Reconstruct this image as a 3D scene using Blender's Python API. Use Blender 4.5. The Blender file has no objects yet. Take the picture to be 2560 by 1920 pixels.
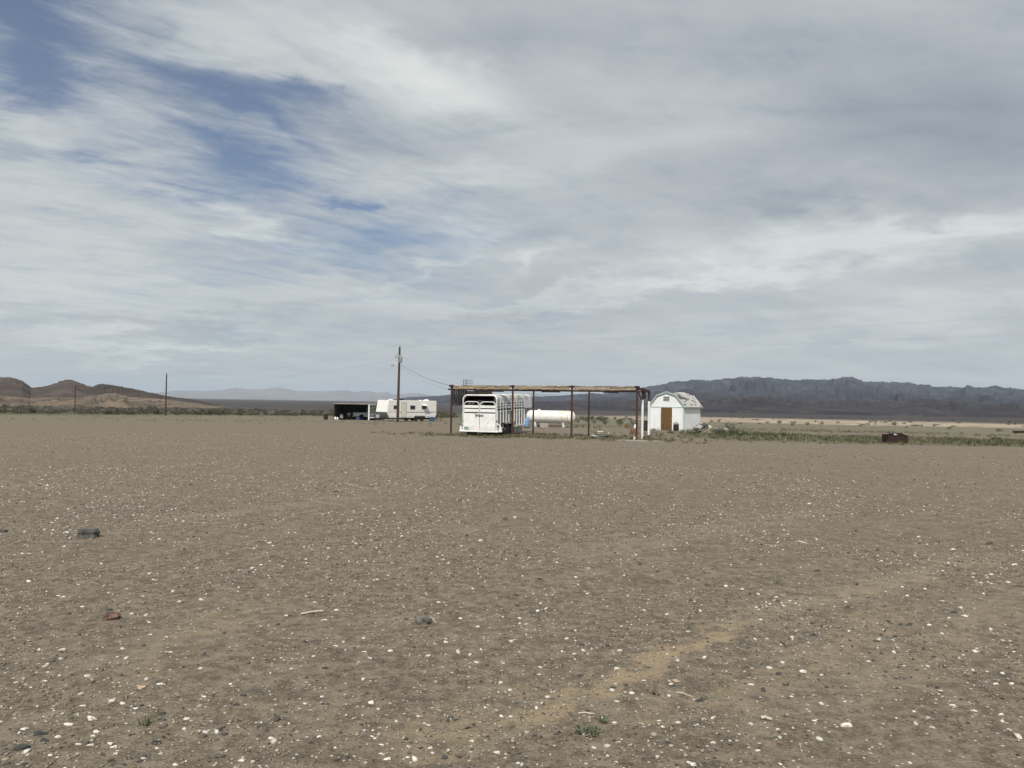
import bpy, bmesh, math, random
import numpy as np
from mathutils import Vector, Matrix, noise as mnoise
random.seed(7); rng = np.random.default_rng(11)
R = math.radians
S = bpy.context.scene
col = S.collection

# ------------------------------------------------------------------ camera
CAMZ, F, PITCH, ROLL = 2.05, 1900.0, R(1.43), R(0.9)
cam = bpy.data.cameras.new('camera'); cam.sensor_width = 36; cam.lens = 36*F/2560
cam.clip_start = 0.1; cam.clip_end = 60000
camo = bpy.data.objects.new('camera', cam); col.objects.link(camo)
CM = Matrix.Rotation(math.pi/2+PITCH, 4, 'X') @ Matrix.Rotation(ROLL, 4, 'Z')
camo.matrix_world = Matrix.Translation((0, 0, CAMZ)) @ CM
S.camera = camo

def ray(px, py):
    return (CM @ Vector(((px-1280)/F, (960-py)/F, -1.0))).normalized()

# ------------------------------------------------------------------ sun / world / exposure
SUN_EL, SUN_AZ = R(51), math.atan2(-0.16, -0.985)      # azimuth of the direction TO the sun, atan2(x,y)
sdir = Vector((math.cos(SUN_EL)*math.sin(SUN_AZ), math.cos(SUN_EL)*math.cos(SUN_AZ), math.sin(SUN_EL)))
sl = bpy.data.lights.new('sun', 'SUN'); sl.energy = 4.2; sl.angle = R(0.6); sl.color = (1.0, 0.955, 0.88)
so = bpy.data.objects.new('sun', sl); col.objects.link(so); so.rotation_euler = sdir.to_track_quat('Z', 'Y').to_euler()
S.view_settings.view_transform = 'Standard'; S.view_settings.look = 'None'
S.view_settings.exposure = 0.0; S.view_settings.gamma = 1.0; S.view_settings.use_curve_mapping = False

W = bpy.data.worlds.new('World'); S.world = W; W.use_nodes = True
wn, wl = W.node_tree.nodes, W.node_tree.links
wn.clear()
def wnode(t, **k):
    n = wn.new(t)
    for a, b in k.items(): setattr(n, a, b)
    return n
class NT:
    """small helper to write node maths in one line each"""
    def __init__(s, nt): s.n, s.l = nt.nodes, nt.links
    def _in(s, sock, v):
        if v is None: return
        if isinstance(v, bpy.types.NodeSocket): s.l.new(v, sock)
        else: sock.default_value = v
    def m(s, op, a, b=None, c=None, clamp=False):
        n = s.n.new('ShaderNodeMath'); n.operation = op; n.use_clamp = clamp
        s._in(n.inputs[0], a); s._in(n.inputs[1], b); s._in(n.inputs[2], c); return n.outputs[0]
    def v(s, op, a, b=None, out=0):
        n = s.n.new('ShaderNodeVectorMath'); n.operation = op
        s._in(n.inputs[0], a)
        if op == 'SCALE': s._in(n.inputs['Scale'], b)
        else: s._in(n.inputs[1], b)
        return n.outputs['Value'] if op in ('DOT_PRODUCT', 'LENGTH') else n.outputs[0]
    def noise(s, vec, scale, detail=4, rough=0.55, dist=0.0, colour=False):
        n = s.n.new('ShaderNodeTexNoise'); s._in(n.inputs['Vector'], vec)
        n.inputs['Scale'].default_value = scale; n.inputs['Detail'].default_value = detail
        n.inputs['Roughness'].default_value = rough; n.inputs['Distortion'].default_value = dist
        return n.outputs['Color' if colour else 'Fac']
    def vor(s, vec, scale, out='Distance', rand=1.0):
        n = s.n.new('ShaderNodeTexVoronoi'); s._in(n.inputs['Vector'], vec); n.inputs['Scale'].default_value = scale
        n.inputs['Randomness'].default_value = rand
        return n.outputs[out]
    def rng(s, v, a, b, c=0.0, d=1.0, smooth=True):
        n = s.n.new('ShaderNodeMapRange'); n.interpolation_type = 'SMOOTHSTEP' if smooth else 'LINEAR'
        s._in(n.inputs[0], v); s._in(n.inputs[1], a); s._in(n.inputs[2], b); s._in(n.inputs[3], c); s._in(n.inputs[4], d)
        return n.outputs[0]
    def mix(s, f, a, b, mode='MIX'):
        n = s.n.new('ShaderNodeMix'); n.data_type = 'RGBA'; n.blend_type = mode; n.clamp_factor = True
        s._in(n.inputs[0], f)
        for i, c in ((6, a), (7, b)):
            if isinstance(c, (tuple, list)): c = tuple(c[:3])+(1,)
            s._in(n.inputs[i], c)
        return n.outputs[2]
    def sep(s, v):
        n = s.n.new('ShaderNodeSeparateXYZ'); s._in(n.inputs[0], v); return n.outputs
    def comb(s, x, y, z):
        n = s.n.new('ShaderNodeCombineXYZ'); s._in(n.inputs[0], x); s._in(n.inputs[1], y); s._in(n.inputs[2], z); return n.outputs[0]
    def sharp(s, v):
        pass

T = NT(W.node_tree)
tc = wnode('ShaderNodeTexCoord').outputs['Generated']
sky = wnode('ShaderNodeTexSky'); sky.sky_type = 'NISHITA'; sky.sun_disc = False
sky.sun_elevation = SUN_EL; sky.sun_rotation = SUN_AZ; sky.altitude = 100; sky.air_density = 1.0; sky.dust_density = 0.6; sky.ozone_density = 1.0
X, Y, Z = T.sep(tc)
zc = T.m('ADD', T.m('MAXIMUM', Z, 0.0), 0.16)
px_ = T.m('DIVIDE', X, zc); py_ = T.m('DIVIDE', Y, zc)
P0 = T.comb(px_, py_, 0.0)
# warp of the direction so cloud edges fray
wv = T.v('SUBTRACT', T.noise(P0, 1.4, 6, 0.62, 0, True), (0.5, 0.5, 0.5))
wv2 = T.v('SUBTRACT', T.noise(P0, 5.5, 4, 0.6, 0.4, True), (0.5, 0.5, 0.5))
D = T.v('ADD', T.v('ADD', tc, T.v('SCALE', wv, 0.17)), T.v('SCALE', wv2, 0.045))
def blob(cx, cy, ax, ay, ang, w):
    """soft elongated patch of sky centred on a fixed compass direction"""
    k = 2560/2212.0; cx, cy, ax, ay = cx*k, cy*k, ax*k/F, ay*k/F
    d = ray(cx, cy); a = R(ang)
    e1 = (ray(cx+10*math.cos(a), cy+10*math.sin(a)) - d).normalized()
    e2 = d.cross(e1).normalized()
    q = T.v('SUBTRACT', D, tuple(d))
    u = T.v('DOT_PRODUCT', q, tuple(e1/ax)); v = T.v('DOT_PRODUCT', q, tuple(e2/ay)); t = T.v('DOT_PRODUCT', q, tuple(d/0.6))
    r2 = T.m('MULTIPLY_ADD', u, u, T.m('MULTIPLY_ADD', v, v, T.m('MULTIPLY', t, t)))
    return T.m('MULTIPLY', T.m('EXPONENT', T.m('MULTIPLY', r2, -1.0)), w)
def total(lst):
    s_ = None
    for b in lst:
        g = blob(*b); s_ = g if s_ is None else T.m('ADD', s_, g)
    return s_
blue = total([(45, 75, 135, 85, 35, 1.15), (60, 175, 75, 40, 0, .75), (640, 195, 115, 30, 12, .85), (560, 245, 140, 26, 30, .75),
              (500, 320, 120, 28, 22, .55), (490, 400, 190, 62, -5, .72), (752, 432, 50, 13, 0, 1.1), (830, 500, 190, 58, -4, .68),
              (800, 592, 90, 14, 0, .4), (235, 346, 55, 14, 0, .5), (1215, 680, 100, 9, -14, .45), (330, 110, 260, 80, 25, .45),
              (560, 712, 230, 18, 0, .28), (620, 370, 460, 290, 12, .36), (900, 640, 120, 40, 0, .15), (1950, 740, 300, 14, -5, .22)])
lite = total([(830, 95, 190, 45, 12, .55), (990, 190, 140, 60, 25, .42), (950, 385, 150, 26, 0, .40), (1040, 492, 80, 26, 0, .5),
              (560, 265, 130, 14, 30, .5), (600, 520, 190, 16, 13, .5), (120, 570, 300, 70, 5, .34), (380, 745, 240, 14, 4, .4),
              (1160, 555, 80, 18, -15, .5), (1420, 610, 420, 18, -7, .4), (1800, 535, 420, 34, -8, .42), (1900, 700, 500, 30, -4, .22),
              (1330, 330, 260, 60, -15, .25), (60, 330, 160, 60, 10, .3), (900, 590, 160, 12, -28, .35), (2100, 480, 160, 22, -10, .35)])
dark = total([(1850, 300, 330, 120, -10, .5), (1050, 55, 170, 60, 0, .5), (1750, 455, 220, 26, -8, .42), (430, 692, 300, 20, 2, .42),
              (1200, 620, 200, 18, -6, .3), (2150, 250, 120, 120, 0, .35), (740, 300, 200, 60, 20, .28), (1500, 90, 260, 60, 0, .2),
              (600, 790, 500, 30, 0, .1), (1500, 760, 500, 30, 0, .1), (1080, 700, 260, 16, -5, .3)])
# broad sheet texture, streaked
Ps = T.comb(T.m('ADD', T.m('MULTIPLY', px_, 0.42), T.m('MULTIPLY', py_, 0.30)), T.m('SUBTRACT', T.m('MULTIPLY', py_, 1.25), T.m('MULTIPLY', px_, 0.9)), 0.0)
n1 = T.noise(Ps, 1.2, 7, 0.58, 0.5)
Pr = T.comb(T.m('SUBTRACT', T.m('MULTIPLY', px_, 0.42), T.m('MULTIPLY', py_, 0.22)), T.m('ADD', T.m('MULTIPLY', py_, 1.0), T.m('MULTIPLY', px_, 0.55)), 7.0)
xr = T.rng(px_, -0.9, 0.5)
n2l = T.noise(Ps, 4.6, 9, 0.64, 0.7); n2r = T.noise(Pr, 3.0, 8, 0.56, 0.8)
n2 = T.m('ADD', T.m('MULTIPLY', n2l, T.m('SUBTRACT', 1.0, xr)), T.m('MULTIPLY', T.m('MULTIPLY_ADD', T.m('SUBTRACT', n2r, .5), .72, .5), xr))
n4 = T.noise(Ps, 13.0, 6, 0.6, 0.9)
n3 = T.noise(T.comb(T.m('MULTIPLY', px_, 0.55), T.m('MULTIPLY', py_, 1.3), 3.0), 2.6, 9, 0.60, 0.4)
tex = T.m('ADD', T.m('ADD', T.m('MULTIPLY', T.m('SUBTRACT', n1, .5), 0.85), T.m('MULTIPLY', T.m('SUBTRACT', n2, .5), 0.72)), T.m('MULTIPLY', T.m('SUBTRACT', n3, .5), 0.70))
tex = T.m('MULTIPLY', tex, T.rng(Z, 0.0, 0.42, .62, 1.0))
low = T.rng(Z, 0.22, 0.02, 0.0, 0.13)
br = T.m('ADD', T.m('ADD', T.m('SUBTRACT', T.m('MULTIPLY', lite, 0.80), T.m('MULTIPLY', dark, 0.65)), tex), low)
brc = T.rng(br, -0.75, 0.75, 0, 1, False)
ramp = wnode('ShaderNodeValToRGB'); wl.new(brc, ramp.inputs[0])
cr = ramp.color_ramp; cr.elements[0].position = 0.0; cr.elements[1].position = 1.0
K = 10.0
SKYCOL = [(0.0, (.290, .325, .380)), (0.28, (.380, .415, .460)), (0.52, (.500, .540, .565)), (0.75, (.635, .672, .672)), (1.0, (.77, .80, .78))]
cr.elements[0].color = SKYCOL[0][1]+(1,); cr.elements[1].color = SKYCOL[-1][1]+(1,)
for p_, c_ in SKYCOL[1:-1]:
    e = cr.elements.new(p_); e.color = c_+(1,)
cloud = T.v('SCALE', ramp.outputs[0], K)
bl = T.m('ADD', blue, T.m('MULTIPLY', T.m('SUBTRACT', T.m('ADD', T.m('MULTIPLY', n2, .6), T.m('ADD', T.m('MULTIPLY', n3, .5), T.m('MULTIPLY', n4, .28))), .725), -2.7))
blm = T.rng(bl, 0.05, 1.5, 0, 0.88)
skyc = T.mix(blm, cloud, T.v('MULTIPLY', sky.outputs[0], (.70, .72, .80)))
# below the horizon the world is the colour of plain haze
bg = wnode('ShaderNodeBackground'); bg.inputs[1].default_value = 0.1
wl.new(skyc, bg.inputs[0])
wo = wnode('ShaderNodeOutputWorld'); wl.new(bg.outputs[0], wo.inputs[0])

# ------------------------------------------------------------------ helpers
def tag(o, label=None, cat=None, group=None, kind=None):
    if label: o['label'] = label
    if cat: o['category'] = cat
    if group: o['group'] = group
    if kind: o['kind'] = kind
    return o
def empty(name, loc, rz=0, label=None, cat=None, group=None):
    o = bpy.data.objects.new(name, None); o.empty_display_size = .3; col.objects.link(o)
    o.location = loc; o.rotation_euler = (0, 0, rz); return tag(o, label, cat, group)
def link(name, me, mat, parent=None, loc=None, rot=None):
    o = bpy.data.objects.new(name, me); col.objects.link(o)
    if mat and not me.materials: me.materials.append(mat)
    if parent: o.parent = parent
    if loc is not None: o.location = loc
    if rot is not None: o.rotation_euler = rot
    return o
class MB:
    def __init__(s): s.b = bmesh.new()
    def box(s, c, sz, rot=None):
        M = Matrix.Translation(c)
        if rot: 
            from mathutils import Euler
            M = M @ Euler(rot).to_matrix().to_4x4()
        bmesh.ops.create_cube(s.b, size=1, matrix=M @ Matrix.Diagonal((*sz, 1))); return s
    def rod(s, a, b, r, r2=None, n=8):
        a, b = Vector(a), Vector(b); d = b-a
        q = d.to_track_quat('Z', 'Y').to_matrix().to_4x4()
        bmesh.ops.create_cone(s.b, cap_ends=True, segments=n, radius1=r, radius2=r if r2 is None else r2, depth=d.length, matrix=Matrix.Translation((a+b)/2) @ q); return s
    def bar(s, a, b, w, h):
        """square bar from a to b; w = width (horizontal-ish), h = height"""
        a, b = Vector(a), Vector(b); d = b-a
        q = d.to_track_quat('X', 'Z').to_matrix().to_4x4()
        bmesh.ops.create_cube(s.b, size=1, matrix=Matrix.Translation((a+b)/2) @ q @ Matrix.Diagonal((d.length, w, h, 1))); return s
    def tube(s, pts, r, n=8):
        pts = [Vector(p) for p in pts]; rings = []
        for i, p in enumerate(pts):
            d = (pts[min(i+1, len(pts)-1)]-pts[max(i-1, 0)]).normalized()
            q = d.to_track_quat('Z', 'Y')
            rings.append([s.b.verts.new(p + q @ Vector((r*math.cos(2*math.pi*k/n), r*math.sin(2*math.pi*k/n), 0))) for k in range(n)])
        for i in range(len(rings)-1):
            for k in range(n):
                s.b.faces.new((rings[i][k], rings[i][(k+1) % n], rings[i+1][(k+1) % n], rings[i+1][k]))
        s.b.faces.new(rings[0][::-1]); s.b.faces.new(rings[-1]); return s
    def prism(s, prof, axis, lo, hi):
        """prof: list of 2D points; axis 'x': (y,z) extruded in x; 'y': (x,z) extruded in y; 'z': (x,y) extruded in z"""
        def mk(p, t):
            return {'x': (t, p[0], p[1]), 'y': (p[0], t, p[1]), 'z': (p[0], p[1], t)}[axis]
        A = [s.b.verts.new(mk(p, lo)) for p in prof]; B = [s.b.verts.new(mk(p, hi)) for p in prof]; n = len(prof)
        s.b.faces.new(A[::-1]); s.b.faces.new(B)
        for i in range(n): s.b.faces.new((A[i], A[(i+1) % n], B[(i+1) % n], B[i]))
        return s
    def lathe(s, prof, M=Matrix(), n=20):
        """prof: list of (radius, height) turned about Z, placed by M"""
        rings = []
        for r, z in prof:
            rings.append([s.b.verts.new(M @ Vector((r*math.cos(2*math.pi*k/n), r*math.sin(2*math.pi*k/n), z))) for k in range(n)])
        for i in range(len(rings)-1):
            for k in range(n): s.b.faces.new((rings[i][k], rings[i][(k+1) % n], rings[i+1][(k+1) % n], rings[i+1][k]))
        s.b.faces.new(rings[0][::-1]); s.b.faces.new(rings[-1]); return s
    def mesh(s, name, smooth=False, bevel=0):
        if bevel: bmesh.ops.bevel(s.b, geom=list(s.b.edges), offset=bevel, segments=1, affect='EDGES')
        bmesh.ops.recalc_face_normals(s.b, faces=s.b.faces)
        me = bpy.data.meshes.new(name); s.b.to_mesh(me); s.b.free()
        if smooth:
            for p in me.polygons: p.use_smooth = True
            try: me.set_sharp_from_angle(angle=R(38))
            except Exception: pass
        return me
    def build(s, name, mat, parent=None, smooth=False, bevel=0, loc=None, rot=None):
        return link(name, s.mesh(name, smooth, bevel), mat, parent, loc, rot)
def ss(a, b, x):
    t = min(1, max(0, (x-a)/(b-a))); return t*t*(3-2*t)
# ground height: level yard, then a long gentle fall to the valley floor
def gz(x, y, fine=True):
    r = math.hypot(x, y)
    z = 0.0
    if r > 52:
        t = min(r, 360)-62
        z = -0.017*(t if t > 10 else (t+10)**2/40.0)
    if r > 340: z += -0.4*ss(340, 900, r)
    if fine:
        a = 0.012 + 0.16*ss(60, 180, r)
        z += a*mnoise.noise((x*0.33, y*0.33, 0)) + (0.02*mnoise.noise((x*0.09, y*0.09, 5)) if r < 80 else 0.25*ss(80, 260, r)*mnoise.noise((x*0.012, y*0.012, 5)))
    return z
def at(px, d, fine=True):
    """point on the ground in the direction of photo column px at depth d"""
    x = (px-1280)/F*d*math.cos(ROLL)
    py = 1008+(px-1280)*0.0157 + 2.2*F/d
    rr = ray(px, py); x = rr.x/rr.y*d
    return Vector((x, d, gz(x, d, fine)))
def hit(px, py):
    """where the ray through a photo pixel meets the ground"""
    d = ray(px, py); t = 1.0; o = Vector((0, 0, CAMZ)); step = 0.5
    p = o
    while t < 3000:
        q = o+d*t
        if q.z < gz(q.x, q.y):
            lo, hi = t-step, t
            for _ in range(18):
                m_ = (lo+hi)/2; q = o+d*m_
                if q.z < gz(q.x, q.y): hi = m_
                else: lo = m_
            return Vector((q.x, q.y, gz(q.x, q.y)))
        step = max(0.2, t*0.01); t += step
    return None

# ------------------------------------------------------------------ materials
def mat(name, c, rough=0.7, metal=0.0, c2=None, scale=6.0, lo=.4, hi=.65, stretch=(1, 1, 1), bump=0.0, bscale=40.0, c3=None, s3=2.0, lo3=.55, hi3=.7, spec=0.4, attr=None, transl=0, dirt=None):
    m = bpy.data.materials.new(name); m.use_nodes = True
    nt = m.node_tree; t = NT(nt); b = nt.nodes['Principled BSDF']
    tcn = nt.nodes.new('ShaderNodeTexCoord'); co = t.v('MULTIPLY', tcn.outputs['Object'], stretch)
    out = tuple(c)+(1,)
    if attr:
        a = nt.nodes.new('ShaderNodeAttribute'); a.attribute_name = attr; out = a.outputs[0]
    if c2: out = t.mix(t.rng(t.noise(co, scale, 6, .6), lo, hi), out, c2)
    if c3: out = t.mix(t.rng(t.noise(t.v('ADD', co, (7.3, 2.1, 4.4)), s3, 7, .65, .5), lo3, hi3), out, c3)
    if dirt:
        zz = t.sep(tcn.outputs['Object'])[2]
        zz = t.m('ADD', zz, t.m('MULTIPLY', t.m('SUBTRACT', t.noise(t.v('MULTIPLY', co, (1, 1, .35)), 4.5, 6, .7), .5), -dirt[1]*2.2))
        out = t.mix(t.m('MULTIPLY', t.rng(zz, dirt[0]+dirt[1], dirt[0]-.02), dirt[2]), out, (.30, .25, .19))
    t._in(b.inputs['Base Color'], out)
    b.inputs['Roughness'].default_value = rough; b.inputs['Metallic'].default_value = metal
    b.inputs['Specular IOR Level'].default_value = spec
    if bump:
        bn = nt.nodes.new('ShaderNodeBump'); bn.inputs['Strength'].default_value = bump; bn.inputs['Distance'].default_value = .02
        nt.links.new(t.noise(co, bscale, 5, .6), bn.inputs['Height']); nt.links.new(bn.outputs[0], b.inputs['Normal'])
    if transl:
        tr = nt.nodes.new('ShaderNodeBsdfTranslucent'); t._in(tr.inputs[0], out)
        mx = nt.nodes.new('ShaderNodeMixShader'); mx.inputs[0].default_value = transl
        nt.links.new(b.outputs[0], mx.inputs[1]); nt.links.new(tr.outputs[0], mx.inputs[2])
        nt.links.new(mx.outputs[0], nt.nodes['Material Output'].inputs[0])
    return m
M = {}
M['white'] = mat('white_paint', (.82, .83, .82), .45, c2=(.70, .71, .70), scale=3, c3=(.52, .47, .40), s3=5, lo3=.66, hi3=.76)
M['shedwhite'] = mat('shed_white_paint', (.80, .82, .82), .6, c2=(.72, .75, .75), scale=2.5, stretch=(1, 1, .4), bump=.15, bscale=14, c3=(.62, .62, .58), s3=3.0, lo3=.60, hi3=.74, dirt=(.02, .28, .75))
M['rvwhite'] = mat('camper_siding', (.82, .81, .78), .4, dirt=(.5, .35, .35), c2=(.77, .75, .71), scale=1.6, c3=(.56, .50, .40), s3=2.6, lo3=.64, hi3=.78)
M['rvgrey'] = mat('camper_lower_skirt', (.42, .43, .46), .5, c2=(.36, .36, .38), scale=3)
M['cream'] = mat('cream_door', (.66, .63, .52), .5, c2=(.60, .56, .46), scale=3)
M['tpanel'] = mat('dusty_trailer_paint', (.82, .82, .80), .45, c2=(.72, .72, .70), scale=2.4, c3=(.50, .44, .36), s3=4, lo3=.60, hi3=.74, dirt=(.34, .35, .45))
M['trim'] = mat('pale_green_trim', (.44, .56, .55), .6, c2=(.36, .46, .46), scale=5)
M['brown'] = mat('brown_door_wood', (.155, .085, .028), .7, c2=(.095, .050, .018), scale=3, stretch=(6, 6, .5), bump=.3)
M['rust'] = mat('rusty_steel', (.085, .032, .024), .85, c2=(.045, .022, .020), scale=5, c3=(.16, .07, .045), s3=8, lo3=.6, hi3=.72, bump=.3)
M['darkrust'] = mat('dark_rusty_sheet', (.030, .020, .017), .9, c2=(.055, .035, .028), scale=2.5, c3=(.075, .032, .018), s3=2, lo3=.55, hi3=.68, bump=.3)
M['firerust'] = mat('fire_box_rust', (.042, .020, .015), .92, c2=(.022, .014, .012), scale=4, c3=(.10, .04, .02), s3=6, lo3=.6, hi3=.7, bump=.4)
M['lath'] = mat('weathered_tan_boards', (.29, .215, .13), .85, c2=(.18, .125, .08), scale=2.2, stretch=(1, 1, 8), c3=(.10, .055, .032), s3=3.4, lo3=.50, hi3=.58, bump=.4)
M['lath2'] = mat('pale_straw_boards', (.39, .325, .22), .85, c2=(.26, .20, .13), scale=2.2, stretch=(1, 1, 8), c3=(.13, .07, .042), s3=3.4, lo3=.54, hi3=.60, bump=.4)
M['darkwood'] = mat('dark_wood', (.045, .032, .026), .9, c2=(.025, .018, .016), scale=4)
M['pole'] = mat('creosoted_pole', (.075, .045, .032), .9, c2=(.045, .028, .022), scale=2, stretch=(5, 5, .4), c3=(.12, .08, .055), s3=1.2, lo3=.6, hi3=.75, bump=.3)
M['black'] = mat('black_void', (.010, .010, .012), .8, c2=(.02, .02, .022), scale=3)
M['rubber'] = mat('tyre_rubber', (.018, .018, .019), .85, c2=(.05, .045, .038), scale=4)
M['rim'] = mat('wheel_rim', (.62, .62, .60), .4, .3, c2=(.4, .39, .36), scale=10)
M['glass'] = mat('dark_window_glass', (.018, .020, .024), .08, spec=.6, c2=(.035, .035, .035), scale=3)
M['metal'] = mat('galvanised_metal', (.42, .43, .43), .45, .5, c2=(.33, .34, .35), scale=6)
M['silver'] = mat('scuffed_aluminium', (.31, .30, .28), .5, .1, c2=(.17, .165, .155), scale=3, stretch=(1, 1, .5), c3=(.20, .19, .18), s3=4, lo3=.5, hi3=.66)
M['grey'] = mat('grey_insulator', (.34, .34, .34), .5, c2=(.26, .26, .26), scale=9)
M['blue'] = mat('blue_plastic', (.16, .30, .52), .5, c2=(.22, .38, .60), scale=4)
M['darkblue'] = mat('dark_blue_plastic', (.025, .06, .17), .5, c2=(.04, .10, .24), scale=4)
M['tank'] = mat('tank_white_paint', (.80, .79, .76), .5, c2=(.70, .69, .65), scale=2.2, stretch=(1, 1, 1), c3=(.52, .42, .20), s3=1.3, lo3=.66, hi3=.74, bump=.05)
M['tankrust'] = mat('tank_stained_paint', (.78, .76, .70), .55, c2=(.58, .51, .34), scale=2.4, lo=.50, hi=.66, c3=(.30, .17, .07), s3=5.0, lo3=.60, hi3=.68)
M['concrete'] = mat('concrete', (.36, .34, .31), .9, c2=(.27, .25, .23), scale=6, bump=.3)
M['shingle'] = mat('pale_grey_shingle', (.47, .455, .43), .9, c2=(.38, .365, .345), scale=14, c3=(.24, .23, .21), s3=4, lo3=.58, hi3=.7, bump=.4)
M['felt'] = mat('torn_roofing_felt', (.075, .075, .078), .95, c2=(.13, .125, .12), scale=6)
M['wire'] = mat('wire', (.16, .17, .18), .5)
M['orange'] = mat('orange_seat', (.23, .12, .06), .8, c2=(.15, .08, .045), scale=7)
M['spool'] = mat('wooden_spool', (.19, .13, .085), .9, c2=(.13, .09, .06), scale=6)
M['rockdark'] = mat('dark_basalt', (.055, .058, .055), .9, c2=(.10, .10, .092), scale=12, bump=.6, bscale=30, c3=(.15, .14, .12), s3=20, lo3=.6, hi3=.7)
M['rockred'] = mat('reddish_rock', (.085, .048, .040), .85, c2=(.20, .135, .105), scale=18, lo=.5, hi=.6, bump=.5)
M['rockgrey'] = mat('grey_brown_rock', (.15, .14, .125), .9, c2=(.09, .083, .075), scale=14, bump=.6, bscale=30)
M['rocktan'] = mat('tan_rubble', (.33, .28, .22), .9, c2=(.22, .185, .15), scale=5, bump=.5)
M['quartz'] = mat('white_quartz', (.66, .63, .57), .7, c2=(.42, .37, .31), scale=2.2, lo=.46, hi=.62)
M['peach'] = mat('peach_stone', (.50, .36, .24), .8, c2=(.42, .31, .22), scale=30)
M['stick'] = mat('bleached_stick', (.50, .45, .35), .85, c2=(.38, .33, .25), scale=20)
M['leaf'] = mat('leaf_green', (.040, .075, .028), .7, c2=(.065, .10, .045), scale=20, transl=.2)
M['pebble'] = mat('gravel_stones', (.2, .2, .2), .85, attr='Col', c2=None)
M['weed'] = mat('weeds', (.1, .1, .05), .8, attr='Col', transl=.15)
M['bush'] = mat('desert_bush', (.1, .1, .05), .85, attr='Col')
M['truck'] = mat('truck_paint', (.62, .66, .72), .35, c2=(.52, .56, .62), scale=2)
M['corr'] = mat('weathered_sheet_iron', (.085, .090, .088), .7, c2=(.05, .05, .05), scale=2.5)
M['lean'] = mat('lean_to_roof_edge', (.34, .33, .31), .8, c2=(.25, .22, .2), scale=3)
M['pane'] = mat('sky_glow_pane', (.45, .55, .68), .5, c2=(.30, .38, .50), scale=3, transl=.8)  # pale blue and translucent so it glows like sky behind
M['plate'] = mat('plate_face', (.30, .40, .40), .5, c2=(.22, .30, .32), scale=25)
M['tarp'] = mat('faded_sheeting', (.40, .41, .38), .8, c2=(.25, .27, .25), scale=4)

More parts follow.
